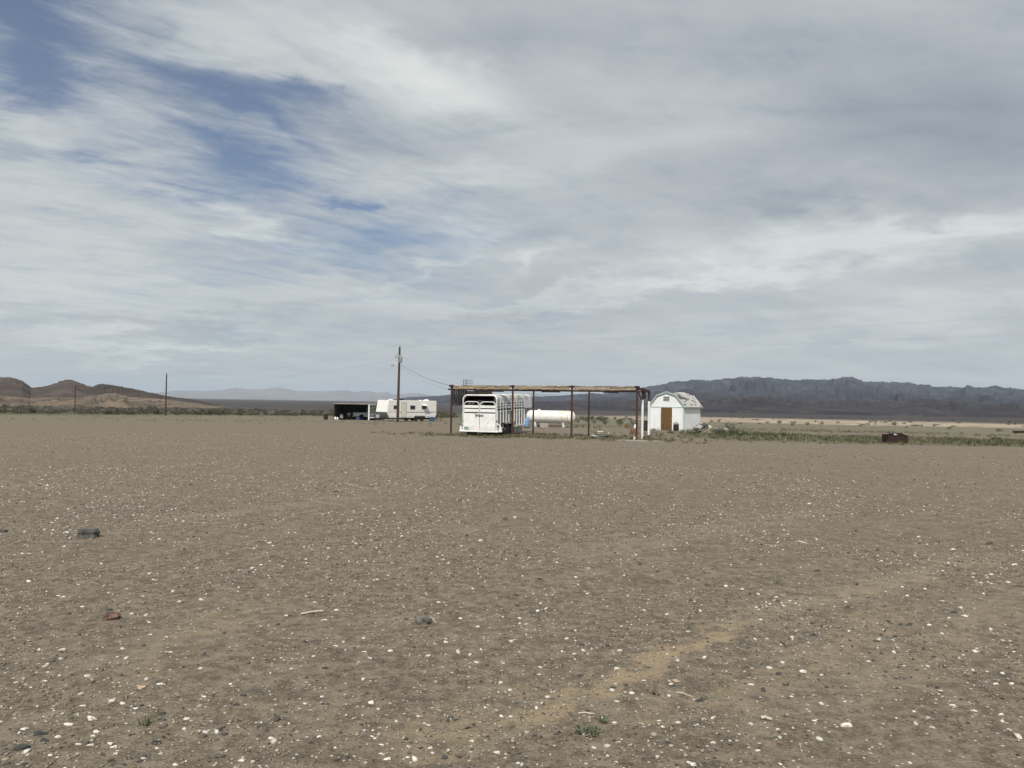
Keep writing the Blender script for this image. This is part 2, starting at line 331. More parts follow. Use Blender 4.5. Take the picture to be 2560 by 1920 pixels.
# ------------------------------------------------------------------ ground
def ground_mat():
    m = bpy.data.materials.new('desert_ground'); m.use_nodes = True
    nt = m.node_tree; t = NT(nt); b = nt.nodes['Principled BSDF']
    g = nt.nodes.new('ShaderNodeNewGeometry').outputs['Position']
    x, y, z = t.sep(g); p = t.comb(x, y, 0.0)
    r = t.v('LENGTH', p)
    big = t.noise(p, .045, 5, .6); med = t.noise(p, .55, 5, .6); fine = t.noise(p, 9.0, 8, .72); blot = t.noise(t.v('ADD', p, (3.1, 7.7, 0)), 3.1, 7, .7, .6); grit = t.noise(p, 46, 4, .7)
    c = t.mix(t.rng(fine, .38, .62), (.096, .078, .057), (.216, .178, .132))
    c = t.mix(t.m('MULTIPLY', t.rng(grit, .52, .70), .70), c, (.35, .30, .225))
    c = t.mix(t.m('MULTIPLY', t.rng(grit, .48, .30), .65), c, (.062, .053, .043))
    c = t.mix(t.m('MULTIPLY', t.rng(med, .42, .7), .28), c, (.235, .200, .145))
    c = t.mix(t.m('MULTIPLY', t.rng(big, .42, .62), .28), c, (.135, .116, .088))
    c = t.mix(t.m('MULTIPLY', t.rng(blot, .50, .62), .38), c, (.262, .222, .165))
    c = t.mix(t.m('MULTIPLY', t.rng(blot, .48, .38), .42), c, (.100, .086, .064))
    # small stones set in the dirt
    def stones(scale, size, colr, keep, amt):
        d_ = t.vor(p, scale); k_ = t.sep(t.vor(p, scale, 'Color'))[0]
        msk = t.m('MULTIPLY', t.rng(d_, size, size*.6), t.m('GREATER_THAN', k_, keep))
        return t.m('MULTIPLY', msk, amt)
    c = t.mix(stones(24, .30, None, .87, .8), c, (.60, .57, .52))
    c = t.mix(stones(31, .32, None, .86, .75), c, (.075, .066, .058))
    c = t.mix(stones(17, .28, None, .86, .6), c, (.30, .25, .19))
    c = t.mix(t.m('MULTIPLY', stones(6, .16, None, .84, .8), t.rng(r, 14, 24)), c, (.62, .59, .54))
    c = t.mix(t.m('MULTIPLY', stones(5, .17, None, .82, .8), t.rng(r, 14, 24)), c, (.08, .07, .06))
    # paler, pinker tone of the yard with distance
    c = t.mix(t.m('MULTIPLY', t.rng(r, 10, 40), .38), c, (.182, .153, .118))
    # wheel track sand: a worn strip running away to the right
    def strip(a, b_, w, amt, cc):
        nonlocal c
        a, b_ = Vector((a.x, a.y, 0)), Vector((b_.x, b_.y, 0)); d_ = (b_-a); L = d_.length; d_.normalize(); nrm = Vector((-d_.y, d_.x, 0))
        q = t.v('SUBTRACT', p, tuple(a))
        s_ = t.v('DOT_PRODUCT', q, tuple(d_)); n_ = t.v('DOT_PRODUCT', q, tuple(nrm))
        n_ = t.m('ADD', n_, t.m('MULTIPLY', t.m('SUBTRACT', t.noise(p, 1.5, 6, .65), .5), w*4.2))
        mk = t.m('MULTIPLY', t.rng(t.m('ABSOLUTE', n_), w, w*.25), t.m('MULTIPLY', t.rng(s_, 0, L*.25), t.rng(s_, L, L*.75)))
        mk = t.m('MULTIPLY', mk, t.rng(t.noise(p, 2.8, 7, .7), .38, .55))
        c = t.mix(t.m('MULTIPLY', mk, amt), c, cc)
    sand = (.30, .232, .150)
    strip(hit(1180, 1860), hit(1900, 1530), .22, .95, sand)
    strip(hit(850, 1916), hit(1560, 1690), .34, .45, sand)
    strip(hit(1700, 1590), hit(2540, 1370), .34, .55, (.285, .235, .165))
    strip(hit(1500, 1910), hit(2320, 1500), .34, .40, sand)
    strip(hit(2050, 1800), hit(2560, 1480), .36, .45, (.275, .225, .155))
    strip(hit(120, 1800), hit(700, 1480), .30, .30, sand)
    strip(hit(1300, 1420), hit(2100, 1260), .5, .40, (.275, .235, .175))
    strip(hit(200, 1330), hit(1000, 1230), .5, .30, (.285, .245, .185))
    # weedy patches
    def patch(cx, cy, dirx, diry, la, lb, amt, cc, nsc=.35, lo=.38, hi=.60):
        nonlocal c
        q = t.v('SUBTRACT', p, (cx, cy, 0)); L = math.hypot(dirx, diry)
        u = t.v('DOT_PRODUCT', q, (dirx/L/la, diry/L/la, 0)); v = t.v('DOT_PRODUCT', q, (-diry/L/lb, dirx/L/lb, 0))
        d_ = t.m('SQRT', t.m('MULTIPLY_ADD', u, u, t.m('MULTIPLY', v, v)))
        d_ = t.m('ADD', d_, t.m('MULTIPLY', t.m('SUBTRACT', t.noise(p, nsc, 5, .6), .5), .7))
        mk = t.m('MULTIPLY', t.rng(d_, 1.1, .75), t.rng(t.noise(p, nsc*3.5, 6, .7), lo, hi, .25, 1))
        c = t.mix(t.m('MULTIPLY', mk, amt), c, cc)
    patch(1.2, 46.4, .93, -.367, 9.6, 2.7, .62, (.150, .140, .078))
    patch(31, 50, 1, -.03, 22, 7.5, .9, (.092, .093, .048), .35, .30, .52)
    patch(17.5, 56.5, 1, .05, 4.5, 3.5, .85, (.09, .10, .05))
    patch(7.2, 43.6, 1, -.3, 1.6, .8, .7, (.36, .345, .32), 1.2, .3, .5)
    patch(-20, 92, 1, .12, 14, 2.5, .5, (.36, .335, .29), .3, .3, .5)
    # open field beyond the yard: straw and olive
    fld = t.rng(r, 62, 110)
    fcol = t.mix(t.rng(t.noise(t.comb(t.m('MULTIPLY', x, .35), y, 0.0), .16, 6, .65), .38, .62), (.185, .158, .112), (.120, .118, .075))
    fcol = t.mix(t.m('MULTIPLY', t.rng(t.noise(p, .9, 6, .7), .5, .7), .5), fcol, (.26, .225, .17))
    c = t.mix(t.m('MULTIPLY', fld, t.rng(t.m('ADD', y, t.m('MULTIPLY', x, .35)), 60, 110, .2, .85)), c, fcol)
    # bright wash bank, then dark desert floor
    rn = t.m('ADD', r, t.m('MULTIPLY', t.m('SUBTRACT', t.noise(p, .012, 5, .6), .5), 160))
    bank = t.m('MULTIPLY', t.m('MULTIPLY', t.rng(rn, 330, 380), t.rng(x, 20, 90)), t.m('MULTIPLY', t.rng(t.noise(t.comb(t.m('MULTIPLY', x, .3), y, 0.0), .06, 5, .65), .36, .5), .95))
    c = t.mix(bank, c, t.mix(t.rng(t.noise(p, .09, 6, .7), .42, .6), (.26, .215, .165), (.47, .38, .285)))
    c = t.mix(t.m('MULTIPLY', t.rng(r, 200, 300), t.rng(x, 60, 0)), c, t.mix(t.rng(t.noise(p, .05, 6, .7), .4, .6), (.06, .062, .038), (.13, .115, .08)))
    dk = t.mix(t.rng(t.noise(t.comb(t.m('MULTIPLY', x, .25), y, 0.0), .006, 6, .65), .38, .64), (.045, .040, .040), (.080, .070, .064))
    c = t.mix(t.rng(rn, 470, 530), c, dk)
    t._in(b.inputs['Base Color'], c); b.inputs['Roughness'].default_value = .95; b.inputs['Specular IOR Level'].default_value = .15
    bn = nt.nodes.new('ShaderNodeBump'); bn.inputs['Strength'].default_value = .9; bn.inputs['Distance'].default_value = .035
    hgt = t.m('ADD', t.m('MULTIPLY', t.noise(p, 9, 8, .72), .8), t.m('MULTIPLY', t.rng(t.vor(p, 26), .4, .0), .25))
    nt.links.new(hgt, bn.inputs['Height']); nt.links.new(bn.outputs[0], b.inputs['Normal'])
    return m
def make_ground():
    rad = [0.0, .6, 1.5, 2.5]
    r_ = 3.2
    while r_ < 20500: rad.append(r_); r_ *= 1.032 if r_ < 700 else 1.08
    rad.append(21000)
    nth = 420; V = []; Fc = []
    # finer in the forward fan
    th = sorted([R(a) for a in np.linspace(-46, 46, 300)] + [R(a) for a in np.linspace(50, 310, 90)])
    nth = len(th)
    V.append((0, 0, gz(0, 0)))
    for r in rad[1:]:
        for a in th:
            x, y = r*math.sin(a), r*math.cos(a); V.append((x, y, gz(x, y)))
    for k in range(nth): Fc.append((0, 1+(k+1) % nth, 1+k))
    for i in range(len(rad)-2):
        b0, b1 = 1+i*nth, 1+(i+1)*nth
        for k in range(nth):
            k2 = (k+1) % nth; Fc.append((b0+k, b0+k2, b1+k2, b1+k))
    me = bpy.data.meshes.new('ground'); me.from_pydata(V, [], Fc)
    for p in me.polygons: p.use_smooth = True
    return tag(link('ground', me, ground_mat()), 'wide gravelly desert ground of brown dirt and small stones', kind='structure')
make_ground()

# ------------------------------------------------------------------ hills and mountains
def hill_mat(name, cols, scale, hz=None, low=None):
    m = bpy.data.materials.new(name); m.use_nodes = True
    nt = m.node_tree; t = NT(nt); b = nt.nodes['Principled BSDF']
    g = nt.nodes.new('ShaderNodeNewGeometry').outputs['Position']
    x, y, z = t.sep(g)
    p = t.comb(t.m('MULTIPLY', x, 1), t.m('MULTIPLY', y, .5), t.m('MULTIPLY', z, 2.2))
    c = t.mix(t.rng(t.noise(p, scale, 6, .65, .3), .38, .62), cols[0], cols[1])
    if len(cols) > 2: c = t.mix(t.m('MULTIPLY', t.rng(t.noise(p, scale*2.4, 7, .68, .4), .50, .62), .9), c, cols[2])
    if low:
        zz, cc = low
        c = t.mix(t.m('MULTIPLY', t.rng(t.m('ADD', z, t.m('MULTIPLY', t.m('SUBTRACT', t.noise(p, scale*1.5, 5, .6), .5), abs(zz)*1.6+8)), zz, zz*.2-2), 1.0), c, cc)
    t._in(b.inputs['Base Color'], c); b.inputs['Roughness'].default_value = .95; b.inputs['Specular IOR Level'].default_value = .1
    bn = nt.nodes.new('ShaderNodeBump'); bn.inputs['Strength'].default_value = .35; bn.inputs['Distance'].default_value = .08/scale
    nt.links.new(t.noise(p, scale*1.6, 8, .62, .3), bn.inputs['Height']); nt.links.new(bn.outputs[0], b.inputs['Normal'])
    return m
def heightrange(name, prof, D, front, back, matl, label, rough, spur, nu=260, nv=36, p=1.3, seed=0, clip=None):
    """prof: (photo column, photo row) of the crest; D crest distance; front/back: foot distances"""
    xs = [a for a, _ in prof]; V = []; Fc = []
    az = [math.atan2(ray(a, 1000).x, ray(a, 1000).y) for a in xs]
    cz = []
    for a, b in prof:
        d = ray(a, b); h = math.hypot(d.x, d.y); cz.append(CAMZ + D*d.z/h)
    for i in range(nu):
        u = i/(nu-1); A = az[0]+(az[-1]-az[0])*u; H = float(np.interp(A, az, cz))
        base = -5.6
        if H < base: H = base
        for j in range(nv):
            v = j/(nv-1)
            if v < .75:
                s = v/.75; r = front+(D-front)*s; k = s**p
            else:
                s = 1-(v-.75)/.25; r = D+(back-D)*(1-s); k = s**.9
            x, y = r*math.sin(A), r*math.cos(A)
            w = math.sin(math.pi*min(1, s))*1.0
            # spurs: noise stretched along the line of sight
            n = mnoise.fractal((A*spur, r/D*2.2+seed, seed), .9, 2.1, 5)
            n2 = mnoise.noise((A*spur*5, r/D*7, seed+9))
            e = mnoise.fractal((A*spur*2.0, seed*3.1, 1.7), .7, 2.1, 6)
            hh = (H-base)*k*(1 + (rough*n*1.5*w)) + (H-base)*rough*.3*n2*w + (H-base)*(.046*e+.045*mnoise.noise((A*spur*13, seed, 4)))*(k > .6)*k
            zt = base + max(-.3, hh)
            if .02 < s < .97: zt = min(zt, CAMZ+(H-CAMZ)*r/D*(.90+.06*s)+(0 if v < .75 else -5)) if H > CAMZ+2 else zt
            V.append((x, y, zt - (1.0 if j == 0 or j == nv-1 else 0)))
    for i in range(nu-1):
        for j in range(nv-1):
            a = i*nv+j; Fc.append((a, a+nv, a+nv+1, a+1))
    me = bpy.data.meshes.new(name); me.from_pydata(V, [], Fc)
    for q in me.polygons: q.use_smooth = True
    return tag(link(name, me, matl), label, kind='structure')
far = [(200, 992), (392, 981), (437, 976), (533, 977), (561, 973), (589, 969), (620, 973), (655, 972), (694, 968), (720, 972), (745, 977), (800, 978), (843, 976), (869, 975),
       (887, 981), (908, 977), (926, 978), (937, 981), (971, 979), (977, 985), (995, 986), (1031, 982), (1053, 983), (1082, 988), (1104, 992), (1180, 988), (1205, 981),
       (1212, 978), (1222, 983), (1270, 986), (1330, 981), (1370, 985), (1450, 990), (1600, 1000)]
heightrange('far_mountains', far, 19000, 14500, 20500, hill_mat('far_rock', [(.16, .14, .13), (.22, .19, .17)], .0012), 'pale blue far mountains on the horizon at left', .35, 60, 400, 24, 1.1, 3)
rightr = [(960, 1003), (1000, 996), (1020, 993), (1060, 991), (1100, 989), (1130, 985), (1160, 989), (1200, 992), (1250, 993), (1300, 992), (1350, 991), (1400, 989), (1440, 986), (1475, 983), (1500, 985), (1530, 980), (1560, 978), (1600, 971),
          (1609, 969), (1643, 963), (1691, 954), (1748, 948.6), (1774, 953), (1808, 948), (1843, 942), (1878, 945), (1908, 942), (1939, 945), (1982, 951), (2008, 947), (2060, 949),
          (2090, 945), (2112, 942), (2134, 943), (2160, 954), (2195, 952), (2221, 955), (2264, 956), (2312, 962), (2355, 966), (2407, 969), (2420, 962), (2433, 971), (2459, 970),
          (2475, 965), (2490, 959), (2507, 969), (2560, 974), (2700, 972), (2900, 985), (3200, 1010)]
heightrange('mountain_range', rightr, 4200, 2300, 5600, hill_mat('volcanic_rock', [(.030, .034, .048), (.048, .051, .066), (.078, .079, .092)], .0035), 'dark volcanic mountain range along the horizon at right', .55, 34, 520, 60, 1.0, 1)
r2 = [(1380, 1003), (1450, 998), (1520, 993), (1600, 990), (1640, 976), (1680, 979), (1705, 970), (1750, 974), (1800, 980), (1850, 976), (1900, 978), (1960, 983), (2010, 978), (2060, 972), (2100, 969), (2150, 978), (2200, 984), (2260, 980), (2330, 986), (2400, 990), (2470, 985), (2560, 992), (2700, 996), (3000, 1012)]
heightrange('mountain_foothills', r2, 3000, 1700, 3900, hill_mat('foothill_rock', [(.027, .028, .039), (.042, .041, .053), (.063, .060, .067)], .006), 'dark lower ridge in front of the right mountain range', .5, 46, 480, 44, .9, 5)
r3 = [(1180, 1008), (1300, 1003), (1420, 1003), (1500, 1002), (1600, 1000), (1690, 994), (1750, 998), (1830, 992), (1900, 990), (1960, 997), (2050, 1002), (2130, 1000), (2250, 1004), (2300, 996), (2380, 1000), (2470, 1008), (2560, 1006), (2800, 1015)]
heightrange('low_dark_hills', r3, 2000, 900, 2600, hill_mat('low_hill_rock', [(.027, .025, .031), (.044, .039, .043), (.070, .060, .058)], .012), 'low black hills at the foot of the right range', .45, 60, 420, 36, .7, 8)
lh = [(-420, 960), (-300, 945), (-160, 938), (-80, 944), (0, 942), (25, 943), (36, 946), (56, 953), (69, 963), (78, 969), (92, 968), (112, 965), (132, 960), (151, 951), (165, 948), (179, 950), (196, 955.5), (213, 961), (231, 966), (280, 974), (340, 985), (420, 999), (500, 1010)]
heightrange('brown_hills', lh, 1250, 760, 1600, hill_mat('brown_hill_rock', [(.062, .044, .036), (.098, .074, .058), (.044, .034, .030)], .02), 'brown rounded desert hills at left', .20, 26, 300, 44, .8, 12)
dh = [(150, 1012), (190, 994), (215, 975), (231, 966), (238, 962), (255, 959.4), (280, 962), (322, 970), (364, 978.5), (415, 989), (477, 998), (533, 1008), (561, 1013.5), (600, 1018)]
heightrange('dark_ridge', dh, 1000, 800, 1180, hill_mat('basalt_ridge_rock', [(.034, .027, .024), (.054, .042, .035), (.085, .066, .052)], .04), 'dark basalt ridge sloping down to the right of the brown hills', .16, 40, 260, 36, .9, 15)
bd = [(-420, 988), (-200, 986), (0, 990), (70, 994), (140, 991), (200, 994), (250, 984), (290, 982), (330, 992), (370, 995), (430, 999), (480, 1005), (520, 1013), (620, 1020)]
heightrange('sandy_banks', bd, 760, 560, 850, hill_mat('eroded_bank', [(.095, .074, .054), (.190, .145, .105), (.062, .056, .038)], .035), 'pale eroded sandy banks below the brown hills', .40, 70, 300, 30, .8, 21)

# haze
hm = bpy.data.materials.new('haze_air'); hm.use_nodes = True; hn = hm.node_tree; hn.nodes.clear()
pv = hn.nodes.new('ShaderNodeVolumePrincipled'); pv.inputs['Density'].default_value = 5.6e-5; pv.inputs['Color'].default_value = (.74, .86, 1.0, 1); pv.inputs['Anisotropy'].default_value = 0.0
ho = hn.nodes.new('ShaderNodeOutputMaterial'); hn.links.new(pv.outputs[0], ho.inputs['Volume'])
hz = MB().box((0, 0, 170), (43400, 43400, 360)).build('haze', hm); tag(hz, 'thin pale haze over the desert valley', kind='stuff')

# ------------------------------------------------------------------ gravel (stuff) and single stones
ICO = bmesh.new(); bmesh.ops.create_icosphere(ICO, subdivisions=1, radius=1); 
IV = np.array([v.co[:] for v in ICO.verts]); IF = np.array([[v.index for v in f.verts] for f in ICO.faces]); ICO.free()
OV = np.array([(1, 0, 0), (0, 1, 0), (-1, 0, 0), (0, -1, 0), (0, 0, .9), (0, 0, -.6)], float); OF = np.array([(0, 1, 4), (1, 2, 4), (2, 3, 4), (3, 0, 4), (1, 0, 5), (2, 1, 5), (3, 2, 5), (0, 3, 5)])
def mesh_np(name, V, Fc, C=None, smooth=False):
    me = bpy.data.meshes.new(name); n = len(V); k = len(Fc); s = Fc.shape[1]
    me.vertices.add(n); me.vertices.foreach_set('co', V.astype(np.float32).ravel())
    me.loops.add(k*s); me.loops.foreach_set('vertex_index', Fc.astype(np.int32).ravel())
    me.polygons.add(k); me.polygons.foreach_set('loop_start', np.arange(0, k*s, s, dtype=np.int32)); me.polygons.foreach_set('loop_total', np.full(k, s, np.int32))
    if C is not None:
        a = me.color_attributes.new('Col', 'FLOAT_COLOR', 'POINT'); a.data.foreach_set('color', np.c_[C, np.ones(len(C))].astype(np.float32).ravel())
    me.update(calc_edges=True)
    return me
def scatter(n, rmin, rmax, amax, p=1.0):
    r = np.sqrt(rng.uniform(rmin**2, rmax**2, n)) if p == 1 else rmin+(rmax-rmin)*rng.uniform(0, 1, n)**p
    a = rng.uniform(-amax, amax, n); return r*np.sin(a), r*np.cos(a)
def vnoise(x, y, s, seed):
    return np.array([mnoise.noise((a*s, b*s, seed)) for a, b in zip(x, y)])
def pebbles(name, n, rmin, rmax, smin, smax, pal, base=(OV, OF), flat=.5, p=1.0, dens=None, sp=2.6, label=''):
    x, y = scatter(n, rmin, rmax, R(40), p)
    if dens:
        keep = rng.uniform(0, 1, n) < dens(x, y); x, y = x[keep], y[keep]; n = len(x)
    sz = smin+(smax-smin)*rng.uniform(0, 1, n)**sp
    z = np.array([gz(a, b) for a, b in zip(x, y)])
    bv, bf = base; m = len(bv)
    th = rng.uniform(0, 2*np.pi, n); asp = rng.uniform(.55, 1.0, n); fl = rng.uniform(flat*.6, flat*1.4, n)
    B = np.repeat(bv[None], n, 0) * (1+rng.uniform(-.28, .28, (n, m, 1)))
    B = B*np.stack([np.ones(n), asp, fl], 1)[:, None]*sz[:, None, None]
    tl = rng.normal(0, .25, n); ct, st = np.cos(tl), np.sin(tl)
    bx = B[..., 0]*ct[:, None]-B[..., 2]*st[:, None]; bz = B[..., 0]*st[:, None]+B[..., 2]*ct[:, None]
    c, s = np.cos(th)[:, None], np.sin(th)[:, None]
    V = np.stack([bx*c-B[..., 1]*s+x[:, None], bx*s+B[..., 1]*c+y[:, None], bz+z[:, None]+(sz*fl*.35)[:, None]], -1).reshape(-1, 3)
    Fc = (bf[None]+(np.arange(n)*m)[:, None, None]).reshape(-1, 3)
    cols = np.array([q[:3] for q in pal]); w = np.array([q[3] for q in pal]); w = w/w.sum()
    ci = rng.choice(len(pal), n, p=w); C = cols[ci]*rng.uniform(.75, 1.2, (n, 1)); C = np.repeat(C, m, 0)
    me = mesh_np(name, V, Fc, C)
    return tag(link(name, me, M['pebble']), label, kind='stuff')
WHT, DRK, TAN, GRY, RED = (.56, .53, .48), (.065, .06, .058), (.27, .225, .17), (.185, .165, .14), (.19, .11, .08)
def wd(x, y):
    nn = vnoise(x, y, .35, 2)+.6*vnoise(x, y, 1.3, 8); return np.clip(.50+.9*nn-.018*x, .1, 1)
pebbles('gravel', 120000, 4.0, 17, .004, .018, [TAN+(5,), GRY+(4,), (.36, .32, .26)+(2.0,), WHT+(.55,), DRK+(2.4,), RED+(.6,)], p=.8, dens=wd, sp=2.0, label='fine gravel strewn over the near ground')
pebbles('gravel', 50000, 12, 42, .010, .030, [TAN+(5,), GRY+(4,), (.36, .32, .26)+(1.5,), WHT+(.8,), DRK+(1.5,), RED+(.5,)], p=.9, dens=wd, label='fine gravel strewn over the middle of the yard')
pebbles('gravel', 24000, 10, 48, .010, .030, [WHT+(1.8,), (.46, .42, .36)+(5,), (.36, .32, .26)+(4,), DRK+(3,)], p=.65, dens=wd, sp=1.6, label='pale small chips scattered over the middle of the yard')
pebbles('stone_chips', 7500, 4.2, 26, .012, .030, [WHT+(4.5,), (.50, .47, .42)+(3,), DRK+(2.2,), TAN+(1.5,)], base=(IV, IF), p=.75, dens=wd, flat=.45, sp=2.2, label='pale and dark stone chips scattered over the near ground')

def rock_mesh(seed, sx, sy, sz, sub=2, amp=.22, blocky=0):
    b = bmesh.new(); bmesh.ops.create_icosphere(b, subdivisions=sub, radius=1)
    for v in b.verts:
        c = v.co.copy()
        if blocky:
            m_ = max(abs(c.x), abs(c.y), abs(c.z)); c = c.lerp(c/m_, blocky)
        k = 1+amp*mnoise.noise(c*1.3+Vector((seed*3.7, seed, 0)))*1.6+amp*.4*mnoise.noise(c*3.5+Vector((0, seed, 5)))
        c *= k; c.z = max(c.z, -.45)
        v.co = Vector((c.x*sx, c.y*sy, c.z*sz))
    me = bpy.data.meshes.new('rock'); b.to_mesh(me); b.free(); return me
# individual stones: palette of shared meshes
stone_me = {}
for key, mt in (('quartz', 'quartz'), ('dark', 'rockdark'), ('tan', 'peach')):
    L_ = []
    for k in range(5):
        me = rock_mesh(k+3*len(key), 1, random.uniform(.55, .8), random.uniform(.35, .6), 2, .55); me.materials.append(M[mt]); L_.append(me)
    stone_me[key] = L_
def stone(px, py, wpx, key, label, group, nm='stone'):
    h = hit(px, py)
    if not h: return
    d = math.hypot(h.x, h.y); s = wpx/2*d/F
    o = bpy.data.objects.new(nm, random.choice(stone_me[key])); col.objects.link(o)
    o.location = (h.x, h.y, h.z+s*.12); o.scale = (s, s, s*random.uniform(.8, 1.1)); o.rotation_euler = (random.uniform(-.2, .2), random.uniform(-.2, .2), random.uniform(-.5, .5))
    tag(o, label, 'stone', group); return o
NW = 0
while NW < 120:
    px, py = random.uniform(0, 2560), 1250+670*random.random()**.62
    if random.random() > .30+.75*mnoise.noise((px/240, py/150, 4))+.35*(1-px/2560)+.2: continue
    stone(px, py, random.uniform(5.5, 8.5)+5*random.random()**3+(py-1250)/200, 'quartz', 'small white quartz stone lying on the brown gravel', 'white stones scattered over the near ground', 'white_stone'); NW += 1
for k in range(45):
    stone(random.uniform(0, 2560), 1200+720*random.random()**.7, random.uniform(8, 14), 'dark', 'small dark stone lying on the brown gravel', 'dark stones scattered over the near ground', 'dark_stone')
for px, py, w in ((100, 1836, 25), (52, 1872, 26), (112, 1852, 18), (392, 1858, 27), (548, 1826, 17), (280, 1903, 18), (812, 1671, 15), (1750, 1753, 20), (60, 1912, 10), (1948, 1686, 16)):
    stone(px, py, w, 'dark', 'dark flat stone among the white stones at the bottom of the yard', 'larger dark stones near the viewer', 'dark_stone')
for px, py, w in ((62, 1823, 17), (170, 1813, 17), (240, 1830, 15), (230, 1798, 22), (275, 1860, 13), (283, 1869, 13), (195, 1862, 11), (225, 1864, 12), (465, 1798, 13), (1115, 1606, 12), (975, 1628, 12), (1540, 1754, 11), (1536, 1808, 11), (1783, 1858, 12), (1733, 1912, 18), (1723, 1907, 14), (2006, 1680, 15), (2380, 1765, 12), (728, 1673, 9), (1648, 1803, 10)):
    stone(px, py, w, 'quartz', 'bright white quartz stone, one of the larger ones near the viewer', 'larger white stones near the viewer', 'white_stone')
stone(1690, 1703, 17, 'tan', 'round peach coloured stone beside the sandy wheel track', None)
stone(354, 1720, 20, 'tan', 'pale buff stone among gravel at lower left', None)
def single_rock(px, py, wpx, hpx, seed, mt, label, blocky, sub=3, deep=.7, amp=.2):
    h = hit(px, py); d = math.hypot(h.x, h.y); s = d/F
    me = rock_mesh(seed, wpx/2*s, wpx/2*s*deep, hpx*.62*s, sub, amp, blocky); me.materials.append(mt)
    o = link('rock', me, None); o.location = (h.x, h.y+wpx/2*s*deep, h.z+hpx*.25*s); tag(o, label, 'rock'); return o
single_rock(212, 1346, 40, 20, 4, M['rockdark'], 'dark grey blocky rock lying alone on the left of the yard', .75)
single_rock(272, 1551, 35, 16, 9, M['rockred'], 'reddish brown rounded rock on the gravel at lower left', .35)
single_rock(1056, 1562, 34, 22, 13, M['rockgrey'], 'grey brown angular rock in the middle of the yard', .35, amp=.4)
single_rock(5, 1331, 14, 7, 17, M['rockdark'], 'small dark rock at the left edge of the yard', .4)
o = single_rock(2118, 1818, 27, 9, 23, M['quartz'], 'flat pointed white stone shard on the gravel at lower right', .1, deep=.35)
def stick(px0, py0, px1, py1, r, label):
    a, b = hit(px0, py0), hit(px1, py1); m_ = (a+b)/2
    pts = [a+Vector((0, 0, r*1.2)), a.lerp(b, .35)+Vector((.012, .01, r*1.6)), a.lerp(b, .7)+Vector((-.008, .006, r*1.4)), b+Vector((0, 0, r*1.1))]
    pts = [p-m_ for p in pts]; o = MB().tube(pts, r, 6).build('stick', M['stick'], loc=m_); tag(o, label, 'stick')
stick(752, 1538, 808, 1530, .010, 'bleached straight stick lying on the gravel left of centre')
stick(1902, 1799, 1930, 1803, .011, 'short white stick on the gravel at lower right')
stick(1075, 1546, 1090, 1558, .007, 'thin pale twig beside the grey brown rock')
stick(1690, 1733, 1732, 1744, .005, 'thin straw coloured twig near the wheel track')
stick(1445, 1785, 1486, 1787, .005, 'thin pale twig by the small green weed')

# ------------------------------------------------------------------ weeds and grass (stuff)
def blades(name, zones, label, seedv=0):
    """zones: list of (centre x, y, dirx, diry, half length, half width, tufts, blade height, spread, palette)"""
    Vs, Cs = [], []
    for cx, cy, dx, dy, la, lb, n, bh, sp, pal in zones:
        L = math.hypot(dx, dy); dx, dy = dx/L, dy/L
        u = np.clip(rng.normal(0, .5, n), -1.15, 1.15)*la; v = np.clip(rng.normal(0, .55, n), -1.2, 1.2)*lb
        x = cx+dx*u-dy*v; y = cy+dy*u+dx*v
        nn = vnoise(x, y, .5, 3+seedv)+.5*vnoise(x, y, 1.6, 6); k = rng.uniform(0, 1, n) < np.clip(.45+1.3*nn, .04, 1); x, y = x[k], y[k]; n = len(x)
        ts = rng.uniform(.5, 1.25, n)**1.5*bh; ci = rng.choice(len(pal), n); pc = np.array(pal)
        for j in range(len(x)):
            nb = random.randint(5, 9); z = gz(x[j], y[j])
            a = rng.uniform(0, 2*np.pi, nb); rr = rng.uniform(0, sp, nb); h = ts[j]*rng.uniform(.5, 1.1, nb)
            bx = x[j]+rr*np.cos(a); by = y[j]+rr*np.sin(a); w = h*.10+.004
            t_ = rng.uniform(0, 2*np.pi, nb); lean = h*rng.uniform(.2, .9, nb)
            P = np.empty((nb, 3, 3))
            P[:, 0] = np.c_[bx-w*np.sin(t_), by+w*np.cos(t_), np.full(nb, z)]
            P[:, 1] = np.c_[bx+w*np.sin(t_), by-w*np.cos(t_), np.full(nb, z)]
            P[:, 2] = np.c_[bx+lean*np.cos(a), by+lean*np.sin(a), z+h]
            Vs.append(P.reshape(-1, 3)); Cs.append(np.repeat(pc[ci[j]][None]*random.uniform(.75, 1.2), nb*3, 0))
    V = np.concatenate(Vs); C = np.concatenate(Cs); Fc = np.arange(len(V)).reshape(-1, 3)
    return tag(link(name, mesh_np(name, V, Fc, C), M['weed']), label, kind='stuff')
G1, G2, ST, OL = (.080, .092, .044), (.108, .115, .062), (.235, .20, .125), (.12, .105, .058)
blades('weeds', [(1.2, 46.0, .93, -.367, 9, 1.6, 2600, .13, .10, [ST, ST, OL, G2, G1]), (-2.5, 45.0, 1, -.3, 4.5, 1.0, 420, .10, .10, [G2, G1, OL]),
                 (3.5, 49.6, .93, -.367, 6.5, .7, 420, .15, .09, [OL, G1, OL]), (7.5, 45.2, .93, -.367, 2.4, .8, 170, .20, .10, [G1, OL, ST])],
       'dry weeds growing round the posts of the carport')
blades('grass', [(30, 50.5, 1, -.03, 21, 6.0, 7500, .19, .18, [G1, G2, OL, ST]), (17.2, 57, 1, .05, 3.8, 2.4, 900, .20, .14, [G1, G1, G2]), (45, 80, 1, -.05, 30, 12, 1200, .18, .2, [OL, ST, G2])],
       'green weeds covering the field to the right of the white shed', 5)
